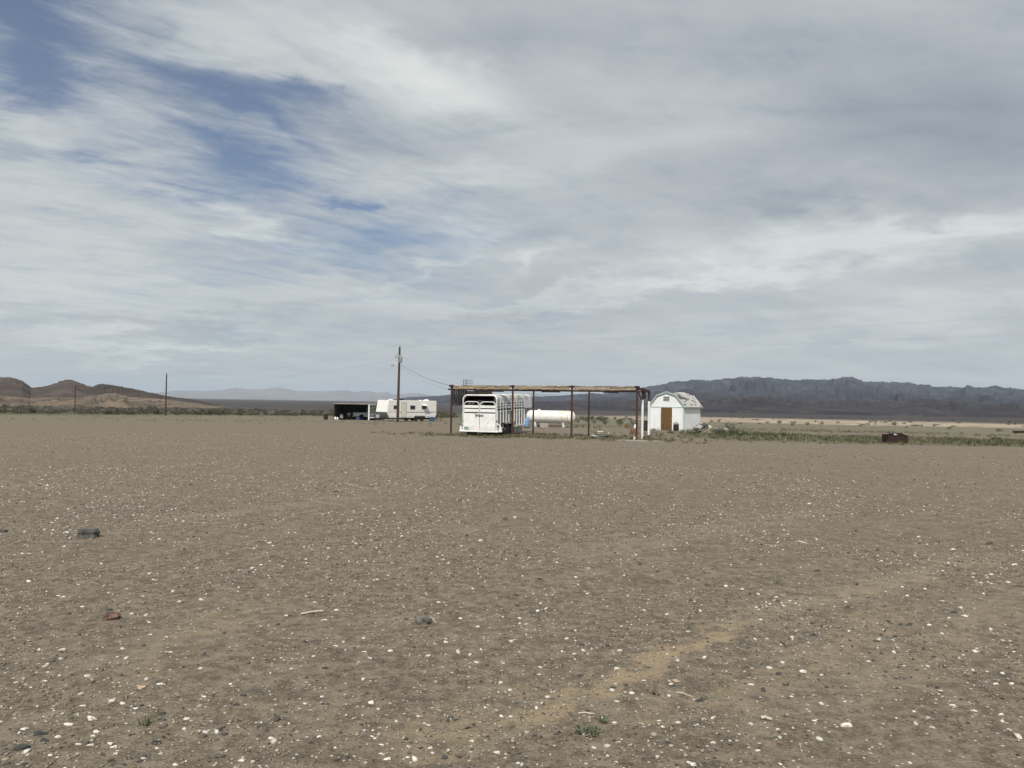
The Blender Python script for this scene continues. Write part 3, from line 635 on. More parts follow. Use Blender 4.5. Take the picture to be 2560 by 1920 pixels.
blades('grass', [(-25, 92, 1, 0, 40, 20, 1600, .13, .2, [ST, OL, OL]), (-90, 150, 1, 0, 70, 30, 900, .2, .3, [ST, OL, OL]), (20, 82, 1, 0, 30, 16, 1500, .2, .25, [ST, OL, G2])],
       'sparse straw coloured grass over the open field beyond the yard', 9)
blades('weeds', [(0, 24, 1, 0, 24, 16, 420, .05, .035, [OL, G1, ST]), (3, 8, 1, 0, 6, 4, 60, .035, .02, [OL, G1]), (14, 30, 1, 0, 16, 8, 300, .06, .05, [OL, ST])],
       'tiny sparse weeds dotted over the gravel yard', 13)
def small_weed(px, py, s, label):
    s *= .72
    h = hit(px, py); e = empty('weed_plant', h, random.uniform(0, 6), label, 'weed')
    st = MB()
    lf = MB()
    for k in range(16):
        a = random.uniform(0, 6.28); l = s*random.uniform(.4, 1); up = s*random.uniform(.25, .9)
        tip = Vector((l*math.cos(a), l*math.sin(a), up)); st.rod((0, 0, 0), tip*.8, .002, .001, 4)
        for q in (.55, .8, 1.0):
            c = tip*q; w = s*.26; d = Vector((-math.sin(a), math.cos(a), 0)).lerp(Vector((0, 0, 1)), random.uniform(-.3, .5))*w; f = Vector((math.cos(a), math.sin(a), .3))*w
            vs = [lf.b.verts.new(p) for p in (c-f*.8, c+d*.6, c+f, c-d*.6)]; lf.b.faces.new(vs)
    st.build('stem', M['stick'], e); lf.build('leaves', M['leaf'], e)
small_weed(1458, 1838, .075, 'little green leafy weed, left one of a pair near the bottom of the yard')
small_weed(1483, 1838, .065, 'little dark green weed, right one of a pair near the bottom of the yard')
small_weed(1507, 1808, .060, 'small brownish green weed just above the green pair')
small_weed(1640, 1738, .045, 'tiny olive weed right of the sandy wheel track')
small_weed(1760, 1748, .04, 'tiny green sprig beside a dark stone on the right')

# ------------------------------------------------------------------ desert bushes
def bush_mesh(seed, n, cols, lf=1.0):
    rr = random.Random(seed); V, C = [], []
    lobes = [(Vector((rr.uniform(-.6, .6), rr.uniform(-.6, .6), rr.uniform(.25, .6))), rr.uniform(.28, .5)) for _ in range(7)]
    for k in range(n):
        c, rad = rr.choice(lobes)
        d = Vector((rr.gauss(0, 1), rr.gauss(0, 1), rr.gauss(0, 1))).normalized()*rad*rr.uniform(.35, 1.08)
        p = c+d
        if p.z < .02: p.z = rr.uniform(.02, .2)
        s = rr.uniform(.05, .12)*lf
        e1 = Vector((rr.gauss(0, 1), rr.gauss(0, 1), rr.gauss(0, 1))).normalized()*s; e2 = Vector((rr.gauss(0, 1), rr.gauss(0, 1), rr.gauss(0, 1))).normalized()*s
        V += [p, p+e1, p+e2]; cc = np.array(rr.choice(cols))*rr.uniform(.7, 1.25); C += [cc]*3
    # woody stems
    for k in range(9):
        a = rr.uniform(0, 6.28); t = Vector((math.cos(a)*rr.uniform(.2, .7), math.sin(a)*rr.uniform(.2, .7), rr.uniform(.4, .8))); w = Vector((.02, .02, 0))
        V += [Vector((0, 0, -.05))-w, Vector((0, 0, -.05))+w, t]; C += [np.array((.07, .055, .04))]*3
    V = np.array([v[:] for v in V]); me = mesh_np('bush', V, np.arange(len(V)).reshape(-1, 3), np.array(C)); me.materials.append(M['bush']); return me
BG = [(.055, .075, .038), (.075, .090, .048), (.10, .105, .06)]; BS = [(.12, .13, .105), (.16, .17, .14), (.09, .10, .08)]; BO = [(.12, .10, .055), (.16, .135, .08), (.09, .085, .05)]
fg = [bush_mesh(70+i, 260, [(.048, .056, .030), (.075, .082, .045), (.115, .112, .068)], 1.9) for i in range(4)]; fo = [bush_mesh(80+i, 240, [(.055, .06, .04), (.09, .09, .06), (.11, .10, .065)], 2.2) for i in range(3)]
bg = [bush_mesh(i, 320, BG, 1.5) for i in range(4)]; bs = [bush_mesh(20+i, 320, BS, 1.5) for i in range(3)]; bo = [bush_mesh(40+i, 300, BO, 1.5) for i in range(3)]
def bush(px, d, w, h, kind, label, group, nm='creosote_bush'):
    p = at(px, d); o = bpy.data.objects.new(nm, random.choice(kind)); col.objects.link(o)
    o.location = p; o.scale = (w/1.9, w/1.9, h); o.rotation_euler = (0, 0, random.uniform(0, 6.28)); tag(o, label, 'bush', group); return o
for k in range(185):
    px = random.uniform(-20, 850) if k < 160 else random.uniform(1090, 1136)
    d = random.uniform(250, 345) if random.random() < .6 else random.uniform(330, 470)
    s = random.uniform(.75, 1.3)
    bush(px, d, 3.6*s, 1.8*s*random.uniform(.7, 1.2), random.choice([fg, fo, fo, bo]), 'desert bush in the dense scrub belt below the hills', 'bushes of the scrub belt beyond the yard at left')
VV, CC = [], []
for k in range(420):
    px = random.uniform(-40, 850) if k < 380 else random.uniform(1080, 1140)
    d = random.uniform(255, 500); p = at(px, d); src = random.choice(fg+fo+fo); n_ = len(src.vertices)
    co = np.empty(n_*3, np.float32); src.vertices.foreach_get('co', co); ca = np.empty(n_*4, np.float32); src.color_attributes['Col'].data.foreach_get('color', ca)
    co = co.reshape(-1, 3)[:330]*np.array([random.uniform(1.2, 2.4)]*2+[random.uniform(.7, 1.6)]); VV.append(co+np.array(p[:])); CC.append(ca.reshape(-1, 4)[:330, :3])
VV = np.concatenate(VV); CC = np.concatenate(CC)
tag(link('scrub', mesh_np('scrub', VV, np.arange(len(VV)).reshape(-1, 3), CC), M['bush']), 'dense mass of small scrub filling the belt beyond the yard at left', kind='stuff')
for px, d, w, h, k in ((1443, 128, 1.3, 1.0, bs), (1467, 150, 1.2, .8, bg), (1485, 120, 1.2, .9, bs), (1514, 105, 1.3, 1.1, bg), (1551, 98, 1.35, 1.0, bg), (1548, 150, 1.3, .9, bo), (1586, 92, 1.2, .9, bs), (1500, 180, 1.5, 1.0, bg), (1460, 200, 1.8, 1.1, bo)):
    bush(px, d, w, h, k, 'grey green bush on the open field seen through the carport', 'bushes seen through the carport')
for k in range(26):
    bush(random.uniform(1440, 1620), random.uniform(210, 420), random.uniform(1.4, 2.6), random.uniform(.8, 1.5), random.choice([bg, bo, bs]), 'low scrub bush on the pale wash seen through the carport', 'scrub on the wash seen through the carport')
for k in range(56):
    bush(random.uniform(1760, 2570), random.uniform(280, 520), random.uniform(1.6, 3.4), random.uniform(.7, 1.5), random.choice([bg, bo, bs]), 'low scrub bush along the pale wash below the right mountains', 'scrub along the wash at right')
for px, d, w in ((2017, 205, 1.7), (2150, 190, 1.2), (2374, 150, 1.1), (2497, 130, 1.2), (2266, 180, 1.0), (1897, 190, 1.1), (1850, 170, 1.0), (1980, 150, .9)):
    bush(px, d, w, w*.6, bo, 'small brown bush alone on the open field at right', 'single bushes on the right field')
bush(1828, 60.5, 1.15, .95, bs, 'rounded grey green sagebrush standing behind the rubble pile', None, 'sagebrush')
bush(2217+45, 46.6, .55, .3, bo, 'small dry tuft bush in front right of the rusty fire box', None)
for px, d in ((1792, 57), (1806, 56), (1838, 56.5), (1850, 57), (1822, 57.5)):
    bush(px, d, 1.1, .45, bg, 'bright green leafy weed clump growing over the rubble pile', 'weed clumps on the rubble pile', 'weed_clump')

# ------------------------------------------------------------------ carport
Fr = Vector((7.33, 44.5, 0)); U = Vector((-.93, .367, 0)).normalized(); Wv = Vector((.367, .93, 0)).normalized()
cp = empty('carport', (Fr.x, Fr.y, gz(Fr.x, Fr.y)), math.atan2(-U.y, -U.x), 'open carport frame of rusty pipe posts with a rail of weathered tan boards', 'carport')
# local frame: +x back towards the right end (so posts lie at negative x), +y to the rear
def lz(s, t):
    w = Fr+U*s+Wv*t; return gz(w.x, w.y)-cp.location.z
HF, HB, DP = 3.12, 2.93, 3.55
fs = [0, 3.97, 7.82, 12.05]
for i, s in enumerate(fs):
    MB().rod((-s, 0, lz(s, 0)-.3), (-s, 0, HF+.04), .062, n=10).build('post', M['rust'], cp, True)
    MB().box((-s, 0, HF-.04), (.30, .20, .12)).rod((-s-.1, -.12, HF-.02), (-s+.12, -.10, HF-.05), .03).build('bracket', M['rust'], cp)
for i, s in enumerate([3.9, 7.72, 11.7]):
    MB().rod((-s, DP, lz(s, DP)-.3), (-s, DP, HB), .055, n=10).build('post', M['darkrust'], cp, True)
# right end: three posts, rear two sleeved white
o = MB().rod((0, 1.6, 1.0), (0, 1.6, HF-.02), .055, n=10).build('post', M['rust'], cp, True); o['label'] = 'rusty upper length of the middle end post'
o = MB().rod((0, 1.6, lz(0, 1.6)-.2), (0, 1.6, 2.35), .072, n=12).build('post_sleeve', M['white'], cp, True); o['label'] = 'white sleeve on the middle end post'
o = MB().rod((0, DP, lz(0, DP)-.2), (0, DP, HB), .062, n=10).build('post', M['rust'], cp, True)
o = MB().rod((0, DP, .16), (0, DP, 2.28), .074, n=12).build('post_sleeve', M['white'], cp, True); o['label'] = 'white sleeve on the rear corner post'
MB().bar((0, -.1, HF-.10), (0, DP+.1, HB-.02), .09, .12).build('end_beam', M['rust'], cp)
MB().bar((-12.05, -.1, HF-.10), (-12.05, DP+.1, HB-.02), .09, .12).build('end_beam', M['rust'], cp)
MB().bar((-12.3, .02, HF-.265), (.05, .02, HF-.265), .12, .10).build('front_beam', M['darkwood'], cp)
MB().bar((-12.1, DP-.02, HB-.06), (.05, DP-.02, HB-.06), .07, .07).build('rear_beam', M['darkrust'], cp)
for s in (2.0, 5.9, 9.9):
    MB().bar((-s, 0, HF-.36), (-s, DP, HB-.12), .05, .07).build('rafter', M['darkwood'], cp)
# brace and tangle at the right end
MB().tube([(0, .25, HF-.25), (0, .8, HF-.55), (0, 1.2, HF-.75), (0, 1.62, HF-.62), (0, 1.9, HF-.35)], .035).build('brace', M['rust'], cp)
MB().tube([(.05, 1.5, HF-.2), (.12, 1.75, HF-.5), (.05, 2.05, HF-.62), (-.02, 1.8, HF-.7), (.05, 1.55, HF-.5), (.10, 1.9, HF-.3)], .05).build('chain_coil', M['darkrust'], cp)
# weathered boards along the front edge: rows of planks, uneven
rr = random.Random(3)
for bay in range(3):
    s0, s1 = fs[bay]+.14, fs[bay+1]-.14
    for row in range(3):
        cuts = [s0, s0+(s1-s0)*rr.uniform(.35, .65), s1]
        for a, b in zip(cuts[:-1], cuts[1:]):
            z = HF-.195+row*.070+rr.uniform(-.007, .007); dz = rr.uniform(-.012, .012)
            yo = -.085+rr.uniform(-.012, .012) if row < 2 else -.05
            MB().bar((-a-.01, yo, z), (-b+.01, yo, z+dz), .045, .064).build('plank', M['lath' if rr.random() < .6 else 'lath2'], cp, bevel=.006)
for k in range(12):   # planks laid flat across the top, their ends showing as ragged dark edge
    s = .45+k*.98+rr.uniform(-.15, .15); w = rr.uniform(.5, .85)
    MB().box((-s, .20+rr.uniform(-.02, .04), HF-.01+rr.uniform(0, .012)), (w, .30, .03), (rr.uniform(-.03, .03), rr.uniform(-.012, .012), 0)).build('plank', M['lath' if k % 3 else 'lath2'], cp)
# ragged hanging strip below the boards
rag = MB()
for k in range(60):
    s = rr.uniform(.3, 11.8); l = rr.uniform(.08, .35); rag.box((-s, -.10, HF-.235-rr.uniform(0, .02)), (l, .02, rr.uniform(.02, .05)), (0, rr.uniform(-.08, .08), 0))
rag.build('torn_edge', M['lath'], cp)
# dark sheet panels closing the upper left end
for k, (a, b, m_) in enumerate(((.12, 1.15, 'corr'), (1.2, 2.3, 'darkrust'), (2.34, 3.45, 'darkwood'))):
    p = MB(); nn = 7
    for j in range(nn):
        y0 = a+(b-a)*j/nn; p.box((-12.05+(.02 if j % 2 else -.02), y0+(b-a)/nn/2, 2.42-.02*k), (.03, (b-a)/nn, 1.0-.12*(k == 2)))
    q = p.build('end_panel', M[m_], cp); q['label'] = ['grey green sheet panel', 'rust blotched sheet panel', 'dark wooden panel'][k]
MB().bar((-12.02, .05, 1.86), (-12.02, DP, 1.86), .06, .07).build('end_rail', M['rust'], cp)
MB().bar((-12.02, 1.17, 1.86), (-12.02, 1.17, 2.95), .05, .05).build('end_rail', M['rust'], cp)
# panel also behind the stock trailer, at the rear of the left bay
q = MB().box((-11.35, DP-.12, 2.58), (1.35, .04, .62)).build('rear_panel', M['darkwood'], cp)
# wire rack lying on the top left corner
p = Fr+U*11.35+Wv*1.2
rk = empty('wire_rack', (p.x, p.y, cp.location.z+HF-.07), cp.rotation_euler.z, 'thin grey wire rack sitting on the top left corner of the carport', 'rack')
MB().box((-.32, -.22, .24), (.025, .025, .48)).box((-.32, .22, .24), (.025, .025, .48)).build('side_frame', M['darkwood'], rk)
for k in range(4):
    MB().box((.02, -.2, .10+k*.115), (.68-.05*(k % 2), .05, .030), (0, .06, 0)).build('rack_shelf', M['felt'], rk)
MB().box((.25, 0, .0), (1.1, .5, .05), (0, .03, 0)).build('base_board', M['darkwood'], rk)
# two rails the rack rests on
MB().bar((-12.0, 1.2, HF-.12), (-10.2, 1.2, HF-.12), .05, .06).build('cross_rail', M['darkrust'], cp)

# ------------------------------------------------------------------ livestock trailer
ang = R(-17.9); c0 = Vector((-1.94, 46.85, 0)); 
st = empty('stock_trailer', (c0.x, c0.y, gz(c0.x, c0.y)), ang, 'white gooseneck livestock trailer backed under the left bay of the carport', 'trailer')
st.rotation_euler = (R(1.3), 0, ang)
HW, L, ZT, RC = 1.10, 5.7, 2.50, .27
def arch(y, hw, zb, zt, rc, n=7):
    pts = [(-hw, y, zb)]
    for k in range(n+1):
        a = math.pi-(math.pi/2)*k/n; pts.append((-hw+rc+rc*math.cos(a), y, zt-rc+rc*math.sin(a)))
    for k in range(n+1):
        a = math.pi/2-(math.pi/2)*k/n; pts.append((hw-rc+rc*math.cos(a), y, zt-rc+rc*math.sin(a)))
    pts.append((hw, y, zb)); return pts
MB().tube(arch(0, HW, .32, ZT, RC), .045).build('rear_frame', M['white'], st, True)
# curved roof skin
def skin(y0, y1, hw, zt, rc, zs, th=.02):
    m_ = MB(); A = [p for p in arch(y0, hw, zs, zt, rc, 8)]
    o_ = [m_.b.verts.new((p[0], y0, p[2])) for p in A]; q_ = [m_.b.verts.new((p[0], y1, p[2])) for p in A]
    for i in range(len(A)-1): m_.b.faces.new((o_[i], o_[i+1], q_[i+1], q_[i]))
    r_ = bmesh.ops.solidify(m_.b, geom=list(m_.b.faces), thickness=th); return m_
skin(.03, L+1.9, HW-.01, ZT, RC, 2.14).build('roof', M['white'], st, True)
for k in range(9):
    y = .75+k*.78
    MB().tube(arch(y, HW+.012, 2.12, ZT+.012, RC), .016, 6).build('roof_bow', M['silver'] if k % 2 else M['white'], st, True)
for sx in (-1, 1):
    X0 = sx*HW
    o = MB().box((X0, L/2, .99), (.03, L, 1.02)).build('side_panel', M['silver'] if sx > 0 else M['white'], st)
    MB().box((X0+sx*.01, L/2, .47), (.09, L, .09)).build('floor_rail', M['white'], st)
    MB().box((X0+sx*.005, L/2, 1.52), (.05, L, .06)).build('side_rail', M['white'], st)
    for z in (1.72, 1.90, 2.08):
        MB().box((X0, L/2, z), (.035, L, .055 if z < 2 else .07)).build('slat', M['white'], st)
    for k in range(11):
        y = .05+k*(L-.1)/10
        MB().box((X0+sx*.035, y, 1.0), (.05, .034, 1.0)).box((X0+sx*.02, y, 1.83), (.03, .022, .66)).build('rib', M['white'], st)
skin(.10, L, HW-.045, ZT-.035, RC, 2.12, .01).build('ceiling_shade_skin', M['black'], st, True)  # added black skin, stands in for the shade under the roof
MB().box((-HW+.035, L/2, 1.14), (.02, L-.2, 1.26)).box((-HW+.035, .35, 1.96), (.02, .6, .40)).box((-HW+.035, 2.1, 1.96), (.02, .5, .40)).box((-HW+.035, 4.6, 1.96), (.02, 2.0, .40)).build('side_shade_sheet', M['black'], st)  # added black sheets darken the inside as shade, gaps left for daylight
MB().box((HW-.035, L/2, 1.0), (.02, L-.2, 1.0)).build('side_shade_sheet', M['black'], st)  # same painted shade behind the right side
# floor, front bulkhead, gooseneck with added sky-glow panes
MB().box((0, L/2, .44), (2*HW, L, .08)).build('floor', M['darkwood'], st)
fb = MB()
fb.box((0, L, 1.05), (2*HW-.06, .04, 1.14))
fb.build('front_wall', M['darkwood'], st)
MB().box((0, L+.95, 1.62), (2*HW-.02, 1.9, .08)).build('neck_floor', M['white'], st)
for sx in (-1, 1):
    MB().box((sx*(HW-.015), L+.95, 1.92), (.03, 1.86, .56)).build('neck_side', M['white'], st)
MB().box((0, L+1.88, 1.70), (2*HW-.06, .05, .16)).box((0, L+1.88, 2.36), (2*HW-.3, .05, .2)).box((-.9, L+1.88, 2.02), (.3, .05, .5)).box((.9, L+1.88, 2.02), (.3, .05, .5)).box((0, L+1.88, 2.02), (.2, .05, .5)).build('nose_wall', M['white'], st)
MB().box((-.40, L+1.88, 2.02), (.58, .02, .40)).box((.40, L+1.88, 2.02), (.50, .02, .40)).build('nose_glow_pane', M['pane'], st)  # added panes, tinted and translucent to glow with sky light
MB().bar((-.2, L-.1, 1.50), (0, L+2.5, 1.50), .12, .16).bar((.2, L-.1, 1.50), (0, L+2.5, 1.50), .12, .16).rod((0, L+2.4, 1.5), (0, L+2.4, .95), .07).build('gooseneck', M['darkwood'], st)
MB().rod((-.55, L+.6, 1.5), (-.55, L+.6, .02-.12), .05).box((-.55, L+.6, -.13), (.22, .22, .04)).build('landing_jack', M['darkrust'], st)
# rear gates
for sx, nm in ((-1, 'left'), (1, 'right')):
    gt = bpy.data.objects.new('gate', None); col.objects.link(gt); gt.parent = st; gt.location = (0, -.03, 0)
    x0, x1 = (-1.03, -.03) if sx < 0 else (.03, 1.03); cx = (x0+x1)/2; hw = (x1-x0)/2
    a = [(p[0]+cx, 0, p[2]) for p in arch(0, hw, .36, 2.10, .24, 6)]
    MB().tube(a, .026).build('gate_frame', M['white'], gt, True)
    MB().box((cx, 0, .87), (2*hw-.02, .03, 1.04)).build('gate_panel', M['tpanel'], gt)
    MB().box((cx, 0, 1.80), (2*hw-.03, .03, .16)).build('gate_slat', M['white'], gt)
    MB().box((cx, 0, 1.56), (2*hw-.03, .03, .19)).build('gate_slat', M['white'], gt)
    MB().bar((cx-hw*.9*sx, -.022, .40), (cx+hw*.75*sx, -.022, 1.20), .012, .035).build('gate_brace', M['white'], gt)
MB().tube([(-.26, -.09, 1.36), (-.22, -.10, 1.30), (.0, -.10, 1.28), (.22, -.10, 1.27), (.26, -.09, 1.31)], .022).rod((-.24, -.10, 1.31), (-.22, -.10, 1.12), .02).build('gate_latch', M['darkrust'], st)
pl = MB().box((-.86, -.055, .47), (.30, .012, .18)).build('number_plate', M['plate'], st)
tx = MB()
for k in range(2): tx.box((-.86, -.0625, .51-.065*k), (.24, .003, .022))
tx.build('plate_lettering', M['rockgrey'], pl)
MB().box((0, -.14, .29), (2.52, .16, .10)).build('bumper', M['white'], st, bevel=.02)
for sx in (-1, 1):
    MB().prism([(sx*1.11, .26), (sx*1.40, .26), (sx*1.36, .52), (sx*1.16, .80), (sx*1.11, .80)], 'y', .12, .18).build('fender_plate', M['white'], st)
    MB().box((sx*1.25, 1.9, .80), (.27, 2.0, .04)).box((sx*1.38, 1.9, .76), (.03, 2.0, .12)).build('fender', M['silver'], st, bevel=.01)
    MB().box((sx*1.13, -.06, .95), (.05, .05, .06)).build('marker_lamp', M['rust'], st)
    MB().box((sx*1.18, .04, .62), (.08, .10, .12)).build('marker_lamp', M['darkrust'], st)
    MB().box((sx*1.02, 4.4, .18), (.10, 2.0, .42)).build('skirt', M['silver'], st)
tyre_me = {}
def tyre_mesh(r, w):
    k = (r, w)
    if k not in tyre_me:
        Mx = Matrix.Rotation(math.pi/2, 4, 'Y')
        a = MB().lathe([(r*.62, -w/2), (r*.95, -w/2), (r, -w*.35), (r, w*.35), (r*.95, w/2), (r*.62, w/2)], Mx, 24).mesh('tyre', True)
        b = MB().lathe([(.01, -w*.3), (r*.25, -w*.42), (r*.3, -w*.36), (r*.5, -w*.3), (r*.62, -w*.46), (r*.62, w*.46), (r*.5, w*.3), (r*.3, w*.36), (r*.25, w*.42), (.01, w*.3)], Mx, 20).mesh('rim', True)
        tyre_me[k] = (a, b)
    return tyre_me[k]
def wheel(parent, x, y, z, r, w, rz=0):
    a, b = tyre_mesh(r, w)
    o = link('wheel', a, M['rubber'], parent, (x, y, z), (0, 0, rz)); link('rim', b, M['rim'], o); return o
for sx in (-1, 1):
    for y in (1.45, 2.35): wheel(st, sx*1.23, y, .36-.03*y*.8, .37, .22)
MB().box((0, 1.9, .33), (2.2, .08, .08)).build('axle', M['darkrust'], st)

# ------------------------------------------------------------------ propane tank
pt = at(1376, 70, False)
tk = empty('propane_tank', (pt.x, pt.y, gz(pt.x, pt.y)), R(-30), 'long white horizontal propane tank with yellow brown stains at its right end', 'tank')
r0, hl = .58, 2.45
prof = [(0.01, -hl)]+[(r0*math.sin(a), -hl+.42-.42*math.cos(a)) for a in np.linspace(.2, math.pi/2, 7)]
prof2 = prof+[(r0, 0.9)]; Mx = Matrix.Translation((0, 0, .98)) @ Matrix.Rotation(math.pi/2, 4, 'Y')
MB().lathe(prof2, Mx, 32).build('shell', M['tank'], tk, True)
prof3 = [(r0, .9)]+[(r0*math.sin(a), hl-.42+.42*math.cos(a)) for a in np.linspace(math.pi/2, .2, 7)]+[(0.01, hl)]
o = MB().lathe(prof3, Mx, 32).build('shell', M['tankrust'], tk, True); o['label'] = 'stained right end of the shell'
MB().lathe([(r0+.006, hl-.47), (r0+.006, hl-.44)], Mx, 32).build('weld_band', M['metal'], tk)
for sx in (-1, 1):
    MB().prism([(-.38, .62), (.38, .62), (.24, .0), (-.24, 0)], 'x', sx*1.45-.09, sx*1.45+.09).build('saddle', M['white'], tk)
    MB().box((sx*1.45, 0, .02), (.34, .9, .14)).build('footing', M['concrete'], tk)
MB().rod((-1.2, 0, 1.54), (-1.2, 0, 1.66), .12, n=12).build('lid', M['white'], tk); MB().rod((1.75, 0, 1.52), (1.75, 0, 1.68), .04).build('valve', M['metal'], tk)
MB().bar((-1.3, -.1, .14), (1.3, -.1, .14), .10, .10).build('skid_rail', M['rust'], tk)
p = at(1397, 68.3, False)
o = MB().box((0, 0, .19), (.75, .4, .38)).build('crate', M['concrete'], loc=(p.x-1.3, p.y+.6, gz(p.x, p.y))); tag(o, 'low grey block under the left half of the propane tank', 'block')
# drum
def drum(px, d, r, h, m_, label, lid=True, nm='drum'):
    p = at(px, d); e = empty(nm, p, random.uniform(0, 3), label, 'drum')
    MB().lathe([(r*.97, -.03), (r, .02), (r, h*.32), (r*1.03, h*.34), (r, h*.36), (r, h*.64), (r*1.03, h*.66), (r, h*.68), (r, h), (r*.97, h+.01)], n=20).build('body', m_, e, True)
    if lid: MB().rod((0, 0, h+.01), (0, 0, h+.035), r*.9, n=20).build('lid', m_, e)
    return e
drum(1316.5, 66, .19, .74, M['blue'], 'light blue plastic drum at the left end of the propane tank').location.z += .1
o = MB().box((0, 0, .05), (.5, .5, .12)).build('pallet', M['darkwood'], loc=at(1316.5, 66)); tag(o, 'dark low stand under the light blue drum', 'stand')

# ------------------------------------------------------------------ white shed
shp = at(1666, 65.6, False); Wd, Ld = 3.10, 4.2
sh = empty('barn_shed', (shp.x, shp.y, gz(shp.x, shp.y)-.02), R(-33), 'small white barn shed with gambrel roof, brown door and pale green trim', 'shed')
# local: front face at y=0 facing -y, x to the viewer's right, y to the rear. rotation -33 deg turns front normal left
hwd = Wd/2; ZE, ZB, ZR = 2.10, 3.0, 3.27; XB = .80
out = [(-hwd, 0), (-hwd, ZE), (-XB, ZB), (0, ZR), (XB, ZB), (hwd, ZE), (hwd, 0)]
MB().prism([(-hwd+.02, 0), (-hwd+.02, ZE), (-XB, ZB-.02), (0, ZR-.02), (XB, ZB-.02), (hwd-.02, ZE), (hwd-.02, 0)], 'y', .03, Ld-.03).build('wall_core', M['shedwhite'], sh)
DX0, DX1, DT = -.50, .50, 2.0
MB().box(((-hwd+DX0)/2, 0, 1.0), (hwd+DX0, .04, 2.0)).build('front_panel', M['shedwhite'], sh)
MB().box(((hwd+DX1)/2, 0, 1.0), (hwd-DX1, .04, 2.0)).build('front_panel', M['shedwhite'], sh)
MB().prism([(-hwd+.03, 2.10), (-XB, ZB-.05), (0, ZR-.05), (XB, ZB-.05), (hwd-.03, 2.10), (hwd-.03, 2.05), (-hwd+.03, 2.05)], 'y', -.02, .03).build('gable_panel', M['shedwhite'], sh)
MB().box((0, -.03, 2.025), (Wd+.02, .03, .065)).build('trim_board', M['trim'], sh)
for k in range(4):   # brown double door from vertical boards
    MB().box((DX0+.125+k*.25, -.03, 1.0), (.243, .04, 1.98)).build('door_board', M['brown'], sh)
MB().rod((DX1-.07, -.09, 1.05), (DX1-.07, -.04, 1.05), .03).box((DX1+.02, -.06, 1.25), (.10, .03, .03)).box((DX1-.12, -.055, 1.05), (.14, .02, .03)).build('door_handle', M['metal'], sh)
MB().box((DX0-.05, -.03, 1.0), (.07, .03, 2.0)).build('trim_board', M['white'], sh); MB().box((DX1+.05, -.03, 1.0), (.07, .03, 2.0)).build('trim_board', M['white'], sh)
for sx in (-1, 1):
    MB().box((sx*(hwd-.02), -.035, 1.0), (.08, .035, 2.0)).build('corner_board', M['trim'], sh)
    MB().box((sx*(hwd+.012), .03, 1.0), (.03, .08, 2.0)).build('corner_board', M['trim'], sh)
    # gable fascia
    n_ = 0.10
    MB().bar((sx*(hwd+.13), -.10, ZE-.08), (sx*(XB+.02), -.10, ZB+.06), .04, .13).build('fascia', M['trim'], sh)
    MB().bar((sx*(XB+.04), -.10, ZB+.035), (0, -.10, ZR+.05), .04, .13).build('fascia', M['trim'], sh)
    MB().bar((sx*(hwd+.13), Ld+.10, ZE-.08), (sx*(XB+.02), Ld+.10, ZB+.06), .04, .13).build('fascia', M['shedwhite'], sh)
    MB().box((sx*(hwd+.16), Ld/2, ZE-.10), (.03, Ld+.2, .09)).build('eave_board', M['grey'], sh)
    for k in range(3):
        MB().box((sx*hwd, .08+(k+.5)*(Ld-.16)/3, 1.0), (.03, (Ld-.16)/3-.012, 2.0)).build('side_panel', M['shedwhite'], sh)
    # vents
for k in (-1, 1):
    v_ = MB().box((k*.135-.02, -.035, 2.75), (.25, .03, .36)).build('vent', M['felt'], sh)
    MB().box((k*.135-.02, -.055, 2.75), (.02, .015, .30)).box((k*.135-.02, -.055, 2.75), (.24, .015, .018)).build('vent_bar', M['white'], v_)
o = MB().box((-.02, -.025, 2.75), (.62, .02, .44)).build('vent_frame', M['white'], sh)
